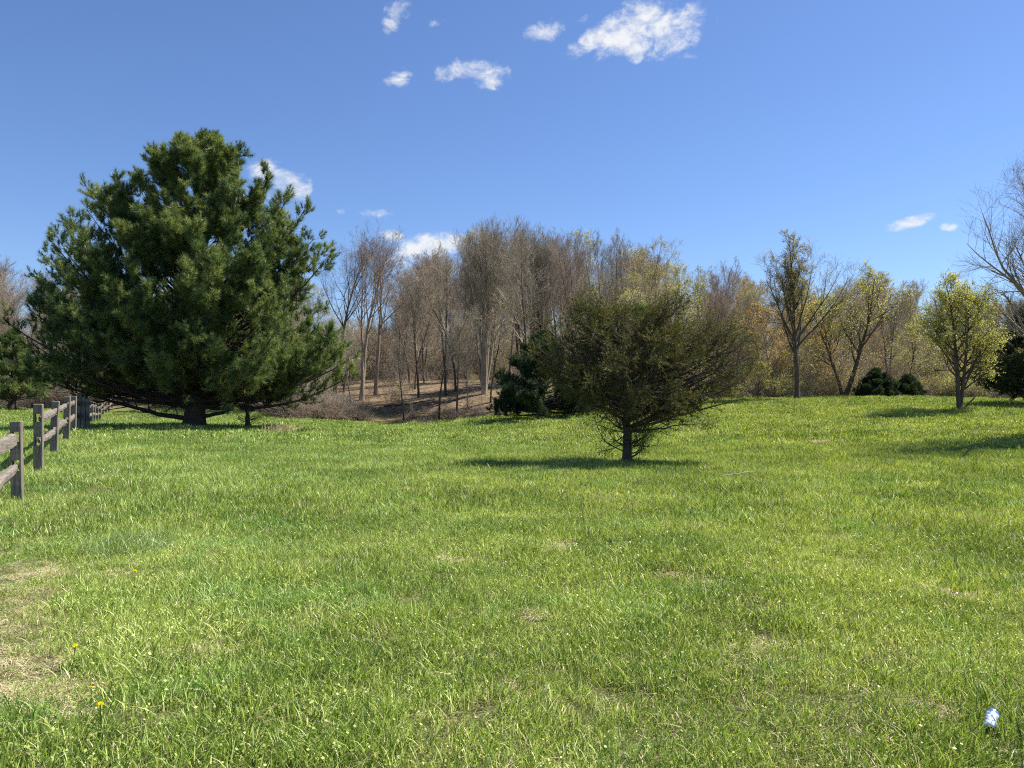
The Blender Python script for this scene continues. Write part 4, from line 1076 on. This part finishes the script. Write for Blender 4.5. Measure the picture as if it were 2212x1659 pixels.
def gate():
    p = pt(172, 926, 25.6); z = g1(p[0], p[1])
    root = empty('wooden_gate', (p[0], p[1], z)); tag(root, 'dark grey boarded gate panel in the shade at the bend of the fence', 'gate')
    for i, (x, w_, hh) in enumerate([(-.24, .15, 1.12), (-.04, .15, 1.06), (.12, .13, 1.10), (.27, .12, 1.05)]):
        V, Fq = box(x - w_ / 2, x + w_ / 2, -.02, .02, -.1, hh, 5); g = Geo(); g.add(deform(V, i + 5, .008), Fq); g.build('board', M['wood'], root, smooth=False)
    for zz in (.3, .82):
        V, Fq = box(-.34, .36, .021, .055, zz, zz + .11, 1); g = Geo(); g.add(V, Fq); g.build('cross_rail', M['wood'], root, smooth=False)
gate()
def bird_box():
    p = pt(182, 915, 29); z = g1(p[0], p[1])
    root = empty('bird_box', (p[0], p[1], z)); tag(root, 'little wooden box with a red gabled roof behind the gate', 'bird box')
    V, Fq = box(-.035, .035, -.035, .035, -.1, 1.0, 2); g = Geo(); g.add(V, Fq); g.build('pole', M['wood'], root, smooth=False)
    V, Fq = box(-.09, .09, -.09, .09, 1.003, 1.22, 1); g = Geo(); g.add(V, Fq); g.build('body', M['wood'], root, smooth=False)
    m, t = mat('red_paint'); finish(m, t, (.35, .05, .035), .6)
    a = .15; V = np.array([(-a, -a, 1.21), (0, -a, 1.33), (a, -a, 1.21), (-a, a, 1.21), (0, a, 1.33), (a, a, 1.21), (-a, -a, 1.225), (0, -a, 1.35), (a, -a, 1.225), (-a, a, 1.225), (0, a, 1.35), (a, a, 1.225)])
    Fq = np.array([(0, 3, 4, 1), (1, 4, 5, 2), (6, 7, 10, 9), (7, 8, 11, 10), (0, 1, 7, 6), (1, 2, 8, 7), (3, 9, 10, 4), (4, 10, 11, 5), (0, 6, 9, 3), (2, 5, 11, 8)])
    g = Geo(); g.add(V, Fq); g.build('roof', m, root, smooth=False)
bird_box()

# ------------------------------------------------------------------ small things in the grass
def can():
    m, t = mat('printed_aluminium')
    tc = t.new('ShaderNodeTexCoord').outputs['Object']
    sp = t.new('ShaderNodeSeparateXYZ'); t.put(sp.inputs[0], tc)
    n = t.noise(t.vmath('MULTIPLY', tc, (1, 1, 0.5)), 45, 3)
    c = t.mix(t.smooth(sp.outputs[2], 0.095, 0.1), (0.72, 0.76, 0.82), (0.05, 0.16, 0.50))
    c = t.mix(t.smooth(n, 0.60, 0.62), c, (0.10, 0.24, 0.60))
    p = finish(m, t, c, 0.28, spec=0.6)
    m2, t2 = mat('bare_aluminium'); finish(m2, t2, (0.55, 0.56, 0.58), 0.3)
    m2.node_tree.nodes['Principled BSDF'].inputs['Metallic'].default_value = 1.0
    q = gpt(2138, 1592)
    root = empty('drink_can', (q[0] , q[1], g1(q[0], q[1]) + 0.026)); tag(root, 'crushed blue and white drink can lying in the grass', 'can')
    root.rotation_euler = (R(-58), 0, R(-42)); root.scale = (.8,) * 3
    def lathe(prof, sides=28):
        a = np.arange(sides) * 2 * np.pi / sides
        V = np.array([(r * math.cos(x), r * math.sin(x), z) for r, z in prof for x in a]); i = np.arange(len(prof) * sides).reshape(len(prof), sides)
        return V, np.stack([i[:-1], np.roll(i, -1, 1)[:-1], np.roll(i, -1, 1)[1:], i[1:]], -1).reshape(-1, 4)
    V, Q = lathe([(.024, 0), (.031, .008)] + [(.033, .008 + .1 * k / 16) for k in range(1, 16)] + [(.033, .108), (.027, .118)])
    dz = np.exp(-((V[:, 2] - .06) / .02) ** 2); V[:, 0] *= 1 - .22 * dz * (V[:, 0] > 0); V[:, 1] *= 1 + .06 * dz
    V[:, :2] += 0.0015 * np.sin(V[:, 2:3] * 300 + V[:, :1] * 200)
    g = Geo(); g.add(V, Q); g.build('body', m, root)
    V, Q = lathe([(.0275, .117), (.0275, .121), (.0255, .121), (.0245, .116), (.0, .116)]); g = Geo(); g.add(V, Q); g.build('lid', m2, root)
    V, Q = lathe([(.0, .004), (.020, .004), (.0235, -.001), (.0245, .002)]); g = Geo(); g.add(V, Q); g.build('base', m2, root)
can()
def dandelion(X, Y, hgt, lab, s=1.0):
    q = gpt(X, Y + hgt * F / max(2, np.linalg.norm(gpt(X, Y))) * 0.9)
    z = g1(q[0], q[1])
    root = empty('dandelion', (q[0], q[1], z)); tag(root, lab, 'flower', 'dandelions in bloom in the grass')
    rng = np.random.default_rng(int(X)); g = Geo()
    P, Rr = grow(rng, np.array([[0, 0, 0.]]), np.array([[.05, -.05, 1]]), np.array([hgt]), np.array([.0022]), 6, .03, 0, .1)
    V, Q = tubes(P, Rr, 6); g.add(V, Q); g.build('stem', M['leaf_green'], root)
    top = P[0, -1]; n = 90
    a = rng.random(n) * 6.28; el = rng.random(n) ** .7 * 1.35
    dr = np.c_[np.cos(a) * np.sin(el), np.sin(a) * np.sin(el), np.cos(el)]; sd = unit(np.cross(dr, rng.normal(0, 1, (n, 3)))) * .0022
    L = .016 * s
    V = np.stack([top - sd * .5, top + sd * .5, top + dr * L + sd, top + dr * L - sd], 1).reshape(-1, 3)
    g = Geo(); g.add(V, np.arange(n * 4).reshape(n, 4), 0, np.repeat(rng.random(n), 4)); g.build('flower_head', M['petal'], root)
    n = 7; a = np.arange(n) * .9
    V = []
    for x in a:
        c_, s_ = math.cos(x), math.sin(x); l = .09
        V += [(0, 0, .005), (c_ * l * .5 - s_ * .012, s_ * l * .5 + c_ * .012, .03), (c_ * l, s_ * l, .012), (c_ * l * .5 + s_ * .012, s_ * l * .5 - c_ * .012, .03)]
    g = Geo(); g.add(np.array(V), np.arange(n * 4).reshape(n, 4), 0, np.full(n * 4, .4)); g.build('leaves', M['leaf_green'], root)
M['petal'] = foliage('dandelion_petals', [(0, (0.90, 0.76, 0.01)), (1, (1.0, 0.93, 0.04))], 0.15, 0.6, 0.2, 3)
dandelion(290, 1243, .13, 'small yellow dandelion farthest away, beside the dry grass patch', 1.1)
dandelion(158, 1415, .13, 'yellow dandelion half way between the far one and the nearest one')
dandelion(217, 1541, .13, 'yellow dandelion nearest the camera at lower left')
dandelion(197, 1500, .09, 'half closed orange dandelion low in the grass above the nearest one', .55)

def tuft(X, Y, lab, n, rad, h, wd, lean, m, wind=.9, seed=1, name='grass_tuft', cat='grass tuft'):
    q = gpt(X, Y); rng = np.random.default_rng(seed)
    V, Fq, Ft, T = blades(rng, n, rad, h, wd, lean, wind, 5); g = Geo(); g.add(V, Ft, 0, T); g.F.append((Fq, 0))
    o = g.build(name, M[m], loc=(q[0], q[1], g1(q[0], q[1]))); tag(o, lab, cat)
tuft(275, 1190, 'big tuft of long blue green grass blown to the right', 800, .46, .21, .006, .9, 'blue_grass', wind=.45, seed=2)
tuft(600, 935, 'pale tuft of dead straw grass right of the small pine trunk', 420, .6, .4, .012, 1.0, 'straw', seed=3)
tuft(215, 915, 'strip of taller dark grass at the foot of the fence by the pine', 700, .9, .3, .012, .7, 'blue_grass', seed=4)
tuft(182, 1200, 'thin pale dry stalk upright beside the blue green tuft', 5, .03, .30, .006, .25, 'straw', wind=0, seed=5, name='dry_stalk', cat='weed')
tuft(1765, 960, 'brown clump of dead weeds on the right hand slope', 260, .35, .16, .014, 1.3, 'straw', seed=6, name='weed_clump', cat='weeds')
for i, (X, Y, L, a, lab) in enumerate([(1560, 1040, 1.0, .35, 'thin bare stick lying on the grass right of the cedar shadow'), (1240, 1010, .6, 2.7, 'short twig fallen on the grass left of the cedar trunk')]):
    q = gpt(X, Y); rng = np.random.default_rng(700 + i)
    Pb, Rb = grow(rng, np.array([[0, 0, .1]]), np.array([[math.cos(a), math.sin(a), .02]]), np.array([L]), np.array([.01]), 8, .08, 0, .6)
    Pc, Rc, _, _ = children(rng, Pb, Rb, 7, .2, .95, 45, 10, lambda i, t: .22 + 0 * t, 4, .1, .03, .5, .6); g = Geo()
    V, Q = tubes(Pb, Rb, 5); g.add(V, Q); V, Q = tubes(Pc, Rc, 3); g.add(V, Q)
    o = g.build('fallen_stick', M['wood_bark'], loc=(q[0], q[1], g1(q[0], q[1]))); tag(o, lab, 'stick')
